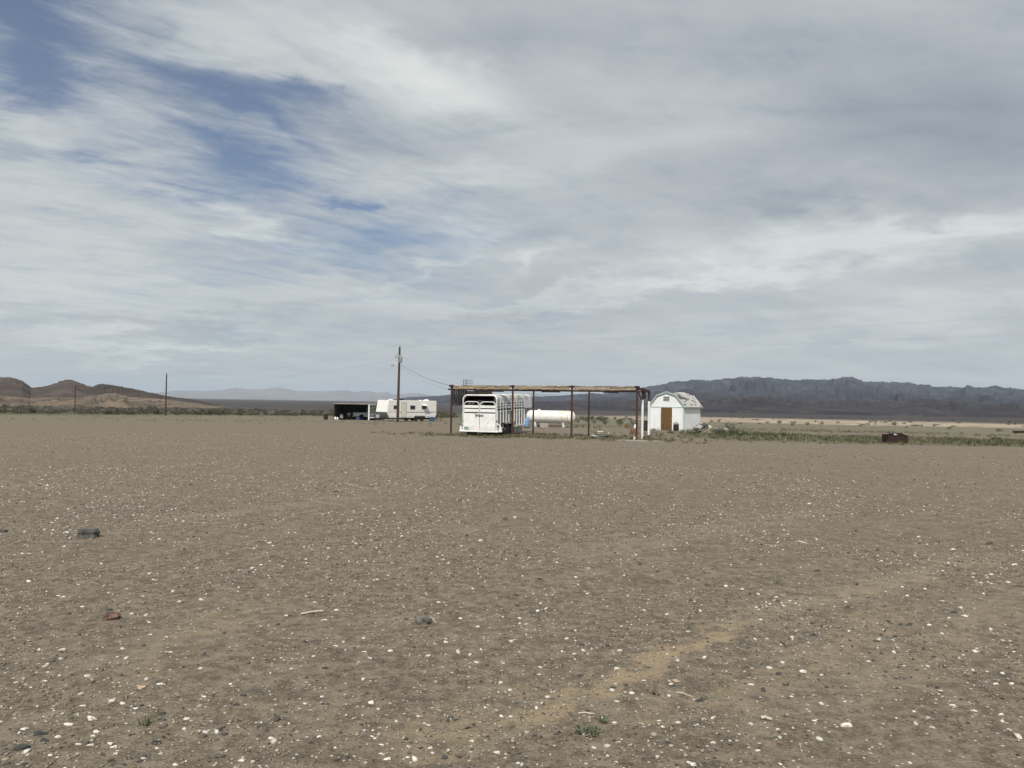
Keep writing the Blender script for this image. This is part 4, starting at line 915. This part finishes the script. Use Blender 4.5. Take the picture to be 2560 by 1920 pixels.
# roof decks, then shingles laid in courses, many missing
shing = {}
rr = random.Random(5)
for sx in (-1, 1):
    for (xa, za, xb, zb, courses) in ((hwd+.16, ZE-.05, XB, ZB+.05, 8), (XB, ZB+.05, 0, ZR+.07, 5)):
        a = Vector((sx*xa, 0, za)); b = Vector((sx*xb, 0, zb)); d = b-a; ln = d.length; dn = d.normalized(); nv = Vector((-dn.z*sx, 0, dn.x*sx)); 
        if nv.z < 0: nv = -nv
        m_ = MB(); q = [a, b]; 
        for yy in (-.12, Ld+.12): pass
        vs = [m_.b.verts.new((p.x, yy, p.z)) for yy in (-.12, Ld+.12) for p in (a, b)]
        m_.b.faces.new((vs[0], vs[1], vs[3], vs[2])); vs2 = [m_.b.verts.new((p.x-nv.x*.03, yy, p.z-nv.z*.03)) for yy in (-.12, Ld+.12) for p in (a, b)]
        m_.b.faces.new((vs2[0], vs2[2], vs2[3], vs2[1]))
        for i, j in ((0, 1), (1, 3), (3, 2), (2, 0)): m_.b.faces.new((vs[i], vs[j], vs2[j], vs2[i]))
        m_.build('roof_deck', M['felt'], sh)
        ch = ln/courses; nt_ = 9; tw = (Ld+.24)/nt_
        key = (round(ch, 3), round(tw, 3))
        if key not in shing:
            me = MB().box((0, 0, 0), (ch*1.18, tw*.985, .012)).mesh('shingle'); me.materials.append(M['shingle']); shing[key] = me
        for c_ in range(courses):
            for t_ in range(nt_):
                y = -.12+(t_+.5)*tw+(tw*.5 if c_ % 2 else 0)
                if y > Ld+.12-tw*.4: continue
                miss = .13+.80*(1 if (xb == 0 or c_ > courses-4) and y < Ld*.55 else 0)*(mnoise.noise((y*1.7, c_*.8, 3))+.55)
                if rr.random() < miss: continue
                c = a+dn*(ch*(c_+.55))+nv*(.010+.006*rr.random()+.004)
                o = bpy.data.objects.new('shingle', shing[key]); col.objects.link(o); o.parent = sh
                o.location = (c.x, y, c.z); angy = math.atan2(dn.z, dn.x*sx)
                o.rotation_euler = (rr.uniform(-.01, .01), -math.atan2(dn.z, dn.x)+R(2.0)*sx, rr.uniform(-.02, .02))
# rusty stove in front of shed
p = at(1690, 63.2)
sv = empty('rusty_stove', p, R(-25), 'small dark rusty drum stove with pale lids standing before the shed', 'stove')
MB().lathe([(.22, .04), (.235, .10), (.235, .50), (.22, .56)], n=16).build('body', M['firerust'], sv, True)
for a in range(3): MB().rod((.17*math.cos(a*2.1), .17*math.sin(a*2.1), -.05), (.15*math.cos(a*2.1), .15*math.sin(a*2.1), .08), .02).build('leg', M['firerust'], sv)
MB().box((0, 0, .60), (.42, .34, .05), (.03, .08, 0)).rod((-.16, 0, .6), (-.16, 0, .72), .05).rod((.14, .02, .6), (.14, .02, .70), .06).build('lid', M['rocktan'], sv)
MB().rod((.0, .05, .6), (.0, .05, .78), .035).build('flue', M['darkrust'], sv)
for px, d in ((1634, 65.0), (1672, 64.5), (1708, 62.8)):
    stone_o = rock_mesh(px, .14, .12, .10, 2, .3); stone_o.materials.append(M['rockdark']); o = link('rock', stone_o, None, loc=at(px, d)+Vector((0, 0, .03)))
    tag(o, {1634: 'dark stone at the foot of the shed, left of the brown door', 1672: 'dark stone at the foot of the brown shed door', 1708: 'dark stone at the right front corner of the shed'}[px], 'rock')

# rubble pile
rr = random.Random(12)
for k in range(46):
    px = rr.uniform(1738, 1862); d = rr.uniform(56.0, 60.5); s = rr.uniform(.10, .30)*(1.15 if px < 1765 else .85)
    p = at(px, d); me = rock_mesh(50+k, s, s*.8, s*.6, 2, .3, .3); me.materials.append(M[rr.choice(['rocktan', 'rocktan', 'concrete', 'rockgrey', 'rockdark'])])
    hump = .62*math.exp(-((px-1757)/22)**2)+.28*math.exp(-((px-1800)/35)**2)
    o = link('rock', me, None, loc=(p.x, p.y, p.z+s*.3+hump*(.45+.55*rr.random())), rot=(rr.uniform(-.4, .4), rr.uniform(-.4, .4), rr.uniform(0, 6)))
    tag(o, 'broken rock in the rubble heap right of the white shed', 'rock', 'rubble heap beside the shed')
me = rock_mesh(99, .20, .16, .16, 2, .25); me.materials.append(M['quartz']); o = link('rock', me, None, loc=at(1772, 59)+Vector((0, 0, .42))); tag(o, 'single white rock topping the rubble heap', 'rock')
p = at(1792, 58.4); o = MB().tube([(-.28, 0, .12), (-.15, .05, .28), (.06, 0, .30), (.25, .05, .22), (.3, .05, .12)], .06).build('rubber_hose', M['rubber'], loc=p+Vector((0, 0, .1))); tag(o, 'black bent rubber hose lying on the rubble heap', 'hose')
# mound of soil under the rubble
mb = bmesh.new(); bmesh.ops.create_grid(mb, x_segments=40, y_segments=20, size=1)
cx_ = at(1795, 58.2)
for v in mb.verts:
    x, y = v.co.x*4.2, v.co.y*2.4; rr_ = math.hypot(v.co.x, v.co.y)
    v.co = Vector((x, y, .42*max(0, 1-rr_)*(1+.8*mnoise.noise((x*1.1, y*1.4, 2)))-.04+gz(cx_.x+x, cx_.y+y)-cx_.z))
me = bpy.data.meshes.new('dirt_mound'); mb.to_mesh(me); mb.free()
for q in me.polygons: q.use_smooth = True
o = link('dirt_mound', me, mat('mound_dirt', (.19, .16, .12), .95, c2=(.10, .11, .06), scale=1.5, bump=.6, bscale=8), loc=cx_); tag(o, 'low mound of dirt beneath the rubble heap', kind='structure')
blades('grass', [(cx_.x+.8, 56.0, 1, 0, 4.2, 1.0, 420, .28, .14, [G1, G1, (.09, .12, .04)])], 'taller green weeds in front of the rubble heap', 17)

# ------------------------------------------------------------------ rusty fire box, tyre, trough
p = at(2237, 46.3)
fb_ = empty('fire_box', p, R(6), 'rusty open steel box with broken sheets on top standing on the right field', 'metal box')
for (c, s_) in (((0, -.32, .24), (1.26, .03, .48)), ((0, .32, .26), (1.26, .03, .52)), ((-.62, 0, .24), (.03, .62, .48)), ((.62, 0, .24), (.03, .62, .48))):
    MB().box(c, s_).build('side_plate', M['firerust'], fb_)
MB().box((0, 0, .05), (1.2, .6, .03)).build('floor_plate', M['firerust'], fb_)
MB().box((-.02, -.33, .46), (1.28, .05, .05)).build('rim', M['firerust'], fb_)
MB().prism([(-.35, .40), (-.28, .60), (.50, .60), (.60, .36)], 'y', .02, .10).build('torn_sheet', M['darkrust'], fb_)
MB().box((.45, -.05, .50), (.28, .5, .06), (.1, .35, .1)).build('torn_sheet', M['darkrust'], fb_)
MB().box((-.1, .1, .57), (.5, .3, .06), (.3, .1, .3)).build('ash_lump', M['rockdark'], fb_)
MB().box((-.12, -.26, .49), (.16, .06, .10), (.3, .4, 0)).build('paper_scrap', M['white'], fb_)
p = at(2490, 54.5); ty = empty('old_tyre', p+Vector((0, 0, .02)), 0, 'black worn tyre lying flat in the weeds at far right', 'tyre')
MB().lathe([(.20, 0), (.31, .0), (.34, .05), (.34, .13), (.31, .18), (.2, .18), (.2, .17), (.19, .01)], n=24).build('casing', M['rubber'], ty, True)
MB().lathe([(.05, .05), (.19, .06), (.19, .09), (.05, .08)], n=16).build('dirt_fill', M['rockgrey'], ty)
p = at(2560, 103); tr = empty('trough', p, R(-4), 'long low dark steel trough at the right edge of the field', 'trough')
MB().prism([(-.25, .10), (.25, .10), (.32, .42), (.28, .42), (.22, .14), (-.22, .14), (-.28, .42), (-.32, .42)], 'x', -1.35, 2.4).build('basin', M['darkrust'], tr)
for x in (-1.0, .6, 2.0): MB().box((x, 0, .05), (.12, .5, .14)).build('foot', M['darkrust'], tr)

# ------------------------------------------------------------------ things under / behind the carport
p = at(1500, 45.9)
jk = empty('scrap_sheets', p, R(-15), 'heap of bent pale sheets lying on the ground inside the carport', 'scrap pile')
MB().box((-.05, 0, .10), (1.0, .6, .02), (.05, .12, 0)).build('sheet', M['tarp'], jk); MB().box((.12, .05, .17), (.9, .5, .02), (-.05, -.13, .1)).build('sheet', M['tarp'], jk)
MB().box((-.2, -.1, .05), (.7, .5, .06), (0, .05, .2)).build('dark_board', M['black'], jk); MB().box((.25, 0, .10), (.55, .5, .05), (0, -.2, -.2)).build('dark_board', M['darkwood'], jk)
MB().box((.50, .1, .22), (.06, .3, .28), (.1, .3, 0)).build('bent_end', M['tarp'], jk)
p = at(1499, 46.1)
o = empty('carton', p+Vector((0, 0, .24)), R(-10), 'small white carton sitting on the scrap sheets', 'box')
MB().box((0, 0, .07), (.26, .2, .14)).build('box_body', M['rocktan'], o); MB().box((.04, 0, .15), (.34, .26, .03)).build('lid', M['white'], o)
p = at(1584, 44.9)
stl = empty('rusty_chair', p, R(20), 'small rusty metal chair with orange brown seat leaning by the right front post', 'chair')
MB().box((.02, 0, .40), (.30, .30, .08), (0, .08, 0)).build('seat', M['orange'], stl); MB().box((.0, .15, .52), (.30, .03, .16)).build('backrest', M['orange'], stl)
for x, y in ((-.16, -.13), (.15, -.13), (-.16, .14), (.15, .14)): MB().rod((x*1.15, y, 0), (x, y, .40), .018).build('leg', M['darkrust'], stl)
MB().bar((-.24, -.1, .36), (.28, -.1, .42), .04, .03).build('arm', M['darkrust'], stl)
p = at(1587, 44.6); o = empty('bucket', p, 0, 'small white bucket under the rusty chair', 'bucket'); MB().lathe([(.075, 0), (.09, .16), (.095, .16), (.095, .17)], n=16).build('pail', M['white'], o, True); MB().tube([(.09*math.cos(a), 0, .16+.07*math.sin(a)) for a in np.linspace(0, math.pi, 8)], .005, 5).build('bail', M['metal'], o)
p = at(1612, 62.5); o = empty('cabinet', p, R(-20), 'dark cabinet standing behind the white posts left of the shed', 'cabinet')
MB().box((0, 0, .42), (.42, .4, .84)).build('carcass', M['black'], o); MB().box((0, -.21, .42), (.38, .02, .78)).build('door', M['darkwood'], o); MB().box((-.02, -.0, .87), (.56, .5, .05)).build('top', M['rocktan'], o)
p = at(1569, 73); o = empty('cable_spool', p, R(15), 'brown wooden cable spool standing on edge behind the carport', 'spool')
for y in (-.2, .2): MB().lathe([(.05, -.02), (.24, -.02), (.24, .02), (.05, .02)], Matrix.Translation((0, y, .24)) @ Matrix.Rotation(math.pi/2, 4, 'X'), 20).build('flange', M['spool'], o)
MB().lathe([(.12, -.2), (.12, .2)], Matrix.Translation((0, 0, .24)) @ Matrix.Rotation(math.pi/2, 4, 'X'), 14).build('core', M['orange'], o)
p = at(1588, 73); o = empty('jug', p, 0, 'white plastic jug on the field behind the right front post', 'jug'); MB().lathe([(.13, 0), (.14, .03), (.13, .26), (.05, .36), (.05, .40)], n=14).build('bottle', M['white'], o, True); MB().rod((0, 0, .39), (0, 0, .44), .055).build('cap', M['blue'], o)

# ------------------------------------------------------------------ camper trailer
a_ = R(48); C0 = Vector((-17.3, 106, 0)); zc0 = gz(C0.x+3, C0.y+3, False)
rv = empty('camper', (C0.x, C0.y, zc0), a_, 'long white camper trailer with slanted nose and grey stripe behind the tall utility pole', 'camper')
def rs(px):
    k = (px-1280)/F; return (-17.3-106*k)/(.743*k-.669)
BW, TZ, SZ, BZ = 2.44, 3.0, 1.35, .50
MB().prism([(.18, TZ), (-.12, SZ), (.42, BZ), (8.9, BZ), (9.2, .95), (9.2, TZ-.06), (9.1, TZ)], 'y', 0, BW).build('body', M['rvwhite'], rv, bevel=.03)
MB().prism([(-.125, SZ-.03), (.43, BZ), (.40, BZ), (-.165, SZ-.03)], 'y', .04, BW-.04).build('lower_nose', M['rvgrey'], rv)
MB().box((4.6, -.012, SZ+.01), (8.9, .02, .055)).build('stripe', M['rvgrey'], rv); MB().box((5.6, -.012, SZ-.08), (6.8, .02, .03)).build('stripe', M['rvgrey'], rv)
for k in range(9):   # pressed siding ribs
    z = .72+k*.27
    if abs(z-SZ) < .1: continue
    MB().box((4.7, -.006, z), (8.7, .014, .018)).build('siding_rib', M['rvwhite'], rv)
for x in (.25, 3.1, 8.0):
    MB().box((x, -.01, 1.75), (.035, .016, 2.45)).build('seam_strip', M['white'], rv)
for (p0, p1, z0, z1) in ((984.5, 994, 1.72, 2.28), (1026, 1039, 1.70, 2.30), (1055, 1067, 1.74, 2.28)):
    x0, x1 = rs(p0), rs(p1); f_ = MB().box(((x0+x1)/2, -.02, (z0+z1)/2), (x1-x0, .03, z1-z0)).build('window', M['rvgrey'], rv)
    MB().box(((x0+x1)/2, -.038, (z0+z1)/2), (x1-x0-.12, .012, z1-z0-.12)).build('pane', M['glass'], f_)
x0, x1 = rs(1055), rs(1067); MB().box(((x0+x1)/2, -.28, 2.32), (x1-x0+.1, .55, .02), (R(12), 0, 0)).build('window_awning', M['rvwhite'], rv)
x0, x1 = rs(1005), rs(1016.5); dr = MB().box(((x0+x1)/2, -.02, 1.62), (x1-x0, .03, 2.05)).build('door', M['cream'], rv)
MB().box((x0-.04, -.03, 1.64), (.05, .04, 2.12)).box((x1+.03, -.03, 1.64), (.04, .04, 2.12)).box(((x0+x1)/2, -.03, 2.70), (x1-x0+.1, .04, .05)).build('door_frame', M['rvgrey'], rv)
MB().box((x1-.12, -.05, 1.6), (.05, .04, .12)).build('door_handle', M['metal'], dr)
MB().box(((x0+x1)/2, -.25, .28), (x1-x0-.1, .35, .05)).box(((x0+x1)/2, -.12, .44), (x1-x0-.1, .2, .1)).build('door_step', M['black'], rv)
MB().box((2.0, 1.2, .42), (4.0, 2.0, .14)).box((6.5, 1.3, .38), (4.6, 1.9, .22)).build('chassis', M['black'], rv)
MB().bar((.5, .35, .46), (-1.35, 1.22, .46), .1, .12).bar((.5, 2.1, .46), (-1.35, 1.22, .46), .1, .12).rod((-1.2, 1.22, 1.0), (-1.2, 1.22, .05), .05).box((-1.2, 1.22, .03), (.25, .25, .06)).build('tow_frame', M['darkrust'], rv)
MB().rod((-.6, .75, .46), (-.75, .75, .0), .03).rod((1.3, .1, .46), (.8, .1, .02), .035).rod((.3, .1, .46), (.8, .1, .02), .035).rod((2.0, .1, .46), (1.7, .1, .02), .035).build('stabiliser', M['darkrust'], rv)
MB().rod((-.75, 1.0, .52), (-.75, 1.0, .95), .14, n=14).rod((-.75, 1.4, .52), (-.75, 1.4, .95), .14, n=14).build('gas_bottle', M['rvgrey'], rv, True)
for px in (1043, 1058):
    s_ = rs(px); 
    for y in (.14, 2.3): 
        w_ = wheel(rv, s_, y, .33, .34, .20, R(90))
s0, s1 = rs(1036)-.05, rs(1066)
MB().prism([(s0, .40), (s0+.25, .82), (s1-.25, .82), (s1, .40)], 'y', -.008, .05).build('wheel_well', M['black'], rv)
MB().box(((s0+s1)/2, -.03, .84), (s1-s0-.2, .03, .05)).build('fender', M['white'], rv)
s2 = rs(1024); wheelx = rs(1031)
MB().box((rs(1072), -.02, 1.0), (.5, .02, .5)).build('hatch', M['white'], rv)
MB().box((1.5, 1.2, TZ+.06), (.45, .45, .16)).build('roof_vent', M['white'], rv, bevel=.03)
MB().box((rs(1018), 1.3, TZ+.11), (.55, .5, .26)).box((rs(1018)-.2, 1.3, TZ+.2), (.2, .3, .14)).build('roof_unit', M['black'], rv, bevel=.02)
MB().lathe([(.45, 0), (.38, .14), (.15, .2)], Matrix.Translation((rs(1080), 1.2, TZ)), 14).build('roof_vent', M['white'], rv, True)
MB().box((rs(1065), 1.2, TZ+.05), (.3, .3, .1)).box((rs(1072), 1.0, TZ+.04), (.25, .2, .1)).build('roof_vent', M['white'], rv)
MB().bar((8.9, .1, .42), (9.5, .1, .42), .08, .1).bar((8.9, 2.3, .42), (9.5, 2.3, .42), .08, .1).box((9.5, 1.2, .45), (.1, 2.5, .12)).build('rear_bumper', M['darkrust'], rv)
MB().rod((9.25, .12, .42), (9.25, .12, 0), .035).build('rear_jack', M['darkrust'], rv)
# things by it
def rvpt(s, y): 
    v = Vector((C0.x+s*math.cos(a_)-y*math.sin(a_), C0.y+s*math.sin(a_)+y*math.cos(a_), 0)); v.z = gz(v.x, v.y); return v
p = rvpt(rs(1074)+.1, -.55); o = empty('water_jug', p, a_, 'dark blue plastic tub on the ground under the right end of the camper', 'tub')
MB().lathe([(.30, 0), (.38, .05), (.40, .50), (.43, .50), (.43, .55), (.36, .55)], n=18).build('tub_body', M['darkblue'], o, True); MB().lathe([(.3, .55), (.25, .62), (.05, .64)], n=18).build('tub_lid', M['darkblue'], o, True)
p = rvpt(rs(1088)+.2, -1.0); o = empty('table', p, a_, 'small rusty table at the rear corner of the camper', 'table')
MB().box((0, 0, .62), (.95, .5, .05)).build('table_top', M['darkrust'], o)
for x, y in ((-.42, -.2), (.42, -.2), (-.42, .2), (.42, .2)): MB().rod((x, y, 0), (x, y, .6), .03).build('leg', M['darkrust'], o)
p = at(1095, 106); o = MB().rod((0, 0, -.1), (0, 0, .75), .03).rod((0, 0, .6), (.3, 0, .62), .02).build('stake', M['rocktan'], loc=p); tag(o, 'thin pale stake standing right of the camper', 'stake')
p = at(1101, 108); o = MB().box((0, 0, .6), (.3, .12, .14)).rod((0, 0, -.1), (0, 0, .6), .025).build('marker_post', M['darkwood'], loc=p); tag(o, 'short dark marker post right of the camper', 'post')

# ------------------------------------------------------------------ open lean-to with pickup
lp = at(835, 120, False); lx1 = at(941, 120, False).x
ln = empty('lean_to', (lp.x, lp.y, gz(lp.x, lp.y, False)), R(-2), 'long low open fronted shelter with dark interior left of the camper', 'shelter')
LW, LDp, LH = lx1-lp.x, 6.0, 2.56
px_post = at(923, 120, False).x-lp.x
MB().box((LW/2, LDp/2, LH), (LW+.1, LDp+.3, .10)).build('roof', M['lean'], ln)
MB().box((LW/2, LDp, LH/2-.2), (LW, .06, LH+.4)).build('rear_wall', M['corr'], ln)
for k in range(5):
    MB().box((.03, .6+k*1.2-.02, LH/2-.22), (.05, 1.18, LH+.35)).build('side_sheet', M['corr'], ln)
MB().box((LW, 3.0, LH/2-.2), (.05, 6.0, LH+.4)).build('side_wall', M['corr'], ln)
MB().box((0, -.05, LH/2-.2), (.10, .10, LH+.4)).build('post', M['corr'], ln)
MB().box((px_post, -.05, LH/2-.2), (.20, .12, LH+.4)).build('post', M['white'], ln)
MB().box(((px_post+LW)/2, -.05, LH-.08), (LW-px_post, .08, .12)).build('header', M['white'], ln)
MB().box((px_post/2, -.06, LH-.04), (px_post, .08, .16)).build('header', M['darkwood'], ln)
gf = MB()
gf.box(((px_post+LW)/2, -.05, .42), (LW-px_post, .06, .08))
gf.build('gate_rail', M['white'], ln)
mesh_ = MB()
for k in range(9):
    z = .5+k*.22; mesh_.box(((px_post+LW)/2, -.03, z), (LW-px_post, .012, .05))
mesh_.build('gate_panel', M['metal'], ln)
# pickup inside
tp = Vector((at(882, 122, False).x, 122.2, 0)); tz = gz(tp.x, tp.y, False)
tk_ = empty('pickup_truck', (tp.x, tp.y, tz), 0, 'pale pickup truck parked in the shade inside the open shelter', 'pickup')
MB().prism([(0, .55), (0, 1.18), (1.95, 1.20), (1.95, .5), (1.75, .5), (1.65, .85), (1.35, .98), (1.05, .85), (.95, .55)], 'y', 0, 1.9).build('truck_bed', M['truck'], tk_, bevel=.015)
MB().prism([(2.0, .5), (2.0, 1.22), (4.1, 1.22), (5.1, 1.12), (5.2, .6), (4.85, .5), (4.75, .85), (4.45, .98), (4.15, .85), (4.05, .5)], 'y', 0, 1.9).build('cab_body', M['truck'], tk_, bevel=.015)
MB().prism([(2.05, 1.22), (2.15, 1.85), (3.3, 1.85), (3.95, 1.22)], 'y', .12, 1.78).build('cab_window', M['glass'], tk_)
MB().prism([(2.12, 1.85), (2.2, 1.93), (3.25, 1.93), (3.35, 1.85)], 'y', .1, 1.8).build('cab_roof', M['truck'], tk_)
for x in (1.35, 4.45):
    for y in (.05, 1.85): wheel(tk_, x, y, .38, .38, .24, R(90))
MB().box((-.08, .95, .55), (.12, 1.7, .14)).build('rear_bumper', M['metal'], tk_)
p = Vector((lp.x, 119.3, 0))
for px, d, h, lab, m_ in ((838.5, 119.2, .52, 'white plastic jug at the left front corner of the open shelter', 'white'), (844, 119.5, .44, 'shorter white jug, right one of the pair in the open shelter', 'white')):
    p = at(px, d); o = empty('jug', p, 0, lab, 'jug'); MB().lathe([(.17, 0), (.19, .04), (.19, h*.7), (.08, h*.95), (.08, h)], n=14).build('bottle', M[m_], o, True); MB().rod((0, 0, h), (0, 0, h+.05), .085).build('cap', M['rocktan'], o)
for px, d, lab in ((854, 121.5, 'grey appliance in the dark left half of the open shelter'), (872, 122.2, 'grey folded chair deep in the open shelter beside the pickup')):
    p = at(px, d); o = empty('appliance' if px < 860 else 'folding_chair', p, R(12), lab, 'appliance' if px < 860 else 'chair')
    if px < 860: MB().box((0, 0, .55), (.5, .4, .7)).build('case', M['metal'], o, bevel=.03); MB().box((0, -.21, .6), (.4, .02, .4)).build('front_door', M['grey'], o)
    else:
        MB().box((0, 0, .5), (.5, .45, .05)).build('seat', M['metal'], o); MB().box((0, .2, .85), (.5, .04, .35)).build('backrest', M['metal'], o)
        for x in (-.22, .22): MB().rod((x, -.2, 0), (x, .2, .8), .02).build('leg', M['metal'], o)
p = at(906, 120.6); o = empty('cooler', p, 0, 'small dark blue cooler on the floor of the shelter beside the pickup', 'cooler'); MB().box((-.7, 0, .2), (.6, .35, .36)).build('case', M['darkblue'], o, bevel=.02); MB().box((-.7, 0, .40), (.62, .37, .06)).build('lid', M['darkblue'], o)
drum(814.5, 117, .33, .82, M['firerust'], 'rusty brown steel drum standing left of the open shelter')

# ------------------------------------------------------------------ utility poles and wires
def pole(px, d, h, label, r=.15, lean=0.004, kind=0):
    p = at(px, d, False); p.z = gz(p.x, p.y)-.02
    e = empty('utility_pole', p, 0, label, 'utility pole'); e.rotation_euler = (0, R(lean), 0)
    MB().rod((0, 0, -.3), (0, 0, h), r*1.25, r*.82, 12).build('shaft', M['pole'], e, True)
    MB().rod((.02, 0, h), (.02, 0, h+.14), .025).lathe([(.05, h+.1), (.075, h+.14), (.05, h+.2), (.07, h+.24), (.03, h+.3)], Matrix.Translation((.02, 0, 0)), 12).build('insulator', M['grey'], e)
    return e, p
P1, p1 = pole(994.2, 100, 9.85, 'tall brown utility pole with transformer and lamp in front of the camper', .155, .5)
# transformer can, hung behind right
MB().lathe([(.02, 7.78), (.20, 7.80), (.22, 7.86), (.22, 8.52), (.24, 8.54), (.22, 8.60), (.02, 8.64)], Matrix.Translation((.22, -.32, 0)), 18).build('transformer', M['metal'], P1, True)
MB().rod((.22, -.32, 8.6), (.30, -.34, 8.86), .045).rod((.14, -.32, 8.6), (.08, -.38, 8.84), .045).build('bushing', M['grey'], P1)
MB().bar((-.36, -.1, 8.55), (.15, -.1, 8.55), .07, .09).build('bracket_arm', M['metal'], P1)
MB().rod((-.38, -.12, 8.5), (-.30, -.12, 8.95), .05).rod((-.50, -.12, 8.72), (-.38, -.12, 8.78), .04).rod((-.42, -.12, 8.35), (-.38, -.12, 8.5), .05).tube([(-.50, -.12, 8.72), (-.62, -.12, 8.60), (-.52, -.12, 8.40), (-.40, -.12, 8.36)], .03).build('fuse_cutout', M['grey'], P1)
MB().box((.0, -.20, 8.66), (.30, .1, .14)).box((0, -.2, 7.80), (.36, .08, .07)).build('mount', M['metal'], P1)
MB().tube([(0, -.1, 7.45), (-.3, -.1, 7.62), (-.6, -.1, 7.72), (-.80, -.1, 7.70)], .03).build('lamp_arm', M['metal'], P1)
MB().lathe([(.20, 7.33), (.23, 7.40), (.16, 7.50), (.10, 7.56), (.10, 7.72), (.04, 7.82)], Matrix.Translation((-.86, -.1, 0)), 14).build('lamp_head', M['metal'], P1, True)
MB().rod((.12, -.1, 0), (.10, -.08, 7.3), .028).build('conduit', M['darkrust'], P1)
P2, p2 = pole(414.3, 188, 10.5, 'middle distant utility pole left of the far blue mountains', .16)
MB().tube([(0, 0, 9.2), (-.5, 0, 9.5), (-.95, 0, 9.5)], .03).build('lamp_arm', M['metal'], P2)
MB().lathe([(.20, 9.1), (.24, 9.2), (.12, 9.4), (.05, 9.55)], Matrix.Translation((-1.05, 0, 0)), 12).build('lamp_head', M['metal'], P2, True)
P3, p3 = pole(187.3, 275, 10.5, 'thin utility pole standing before the brown hills', .16)
P4, p4 = pole(73, 410, 10.3, 'faintest utility pole, farthest to the left', .13)
def wire(a, b, sag, label, r=.012, nm='power_line'):
    a, b = Vector(a), Vector(b); m_ = (a+b)/2; pts = []
    for k in range(25):
        t = k/24; p = a.lerp(b, t); p.z -= sag*4*t*(1-t); pts.append(p-m_)
    tag(MB().tube(pts, r, 5).build(nm, M['wire'], loc=m_), label, 'wire')
T1 = p1+Vector((.1, 0, 10.1)); N1 = p1+Vector((.1, -.1, 8.75)); T2 = p2+Vector((0, 0, 10.75)); N2 = p2+Vector((0, 0, 9.6)); T3 = p3+Vector((0, 0, 10.7)); N3 = p3+Vector((0, 0, 9.6)); T4 = p4+Vector((0, 0, 10.5))
OFF = Vector((62, 47, 10.6))
wire(T1, OFF, .7, 'upper power line running from the tall pole off to the right', .0038)
wire(N1+Vector((0, 0, .5)), OFF+Vector((0, 0, -1.6)), .8, 'lower power line running from the tall pole off to the right', .0036)
wire(T1, T2, 1.6, 'upper power line between the tall pole and the next pole left', .0050); wire(N1-Vector((.9, 0, .6)), N2, 1.6, 'lower power line between the tall pole and the next pole left', .0050)
wire(T2, T3, 1.6, 'power line between the two middle distant poles', .006); wire(T3, T4, 2.0, 'farthest power line toward the faintest pole', .007)
cpt = Vector(cp.location)+Vector(U)*12.1+Vector((0, 0, HF-.25))
wire(p1+Vector((.12, -.1, 7.75)), cpt+Wv*3.3, .50, 'dark service cable sagging from the tall pole to the carport', .023, 'service_cable')
wire(p1+Vector((.12, -.1, 7.45)), cpt+Wv*3.4+Vector((0, 0, -.25)), .62, 'thinner service cable just below the dark one', .010, 'service_cable')

S.render.engine = 'CYCLES'
S.cycles.volume_bounces = 0
S.cycles.max_bounces = 5
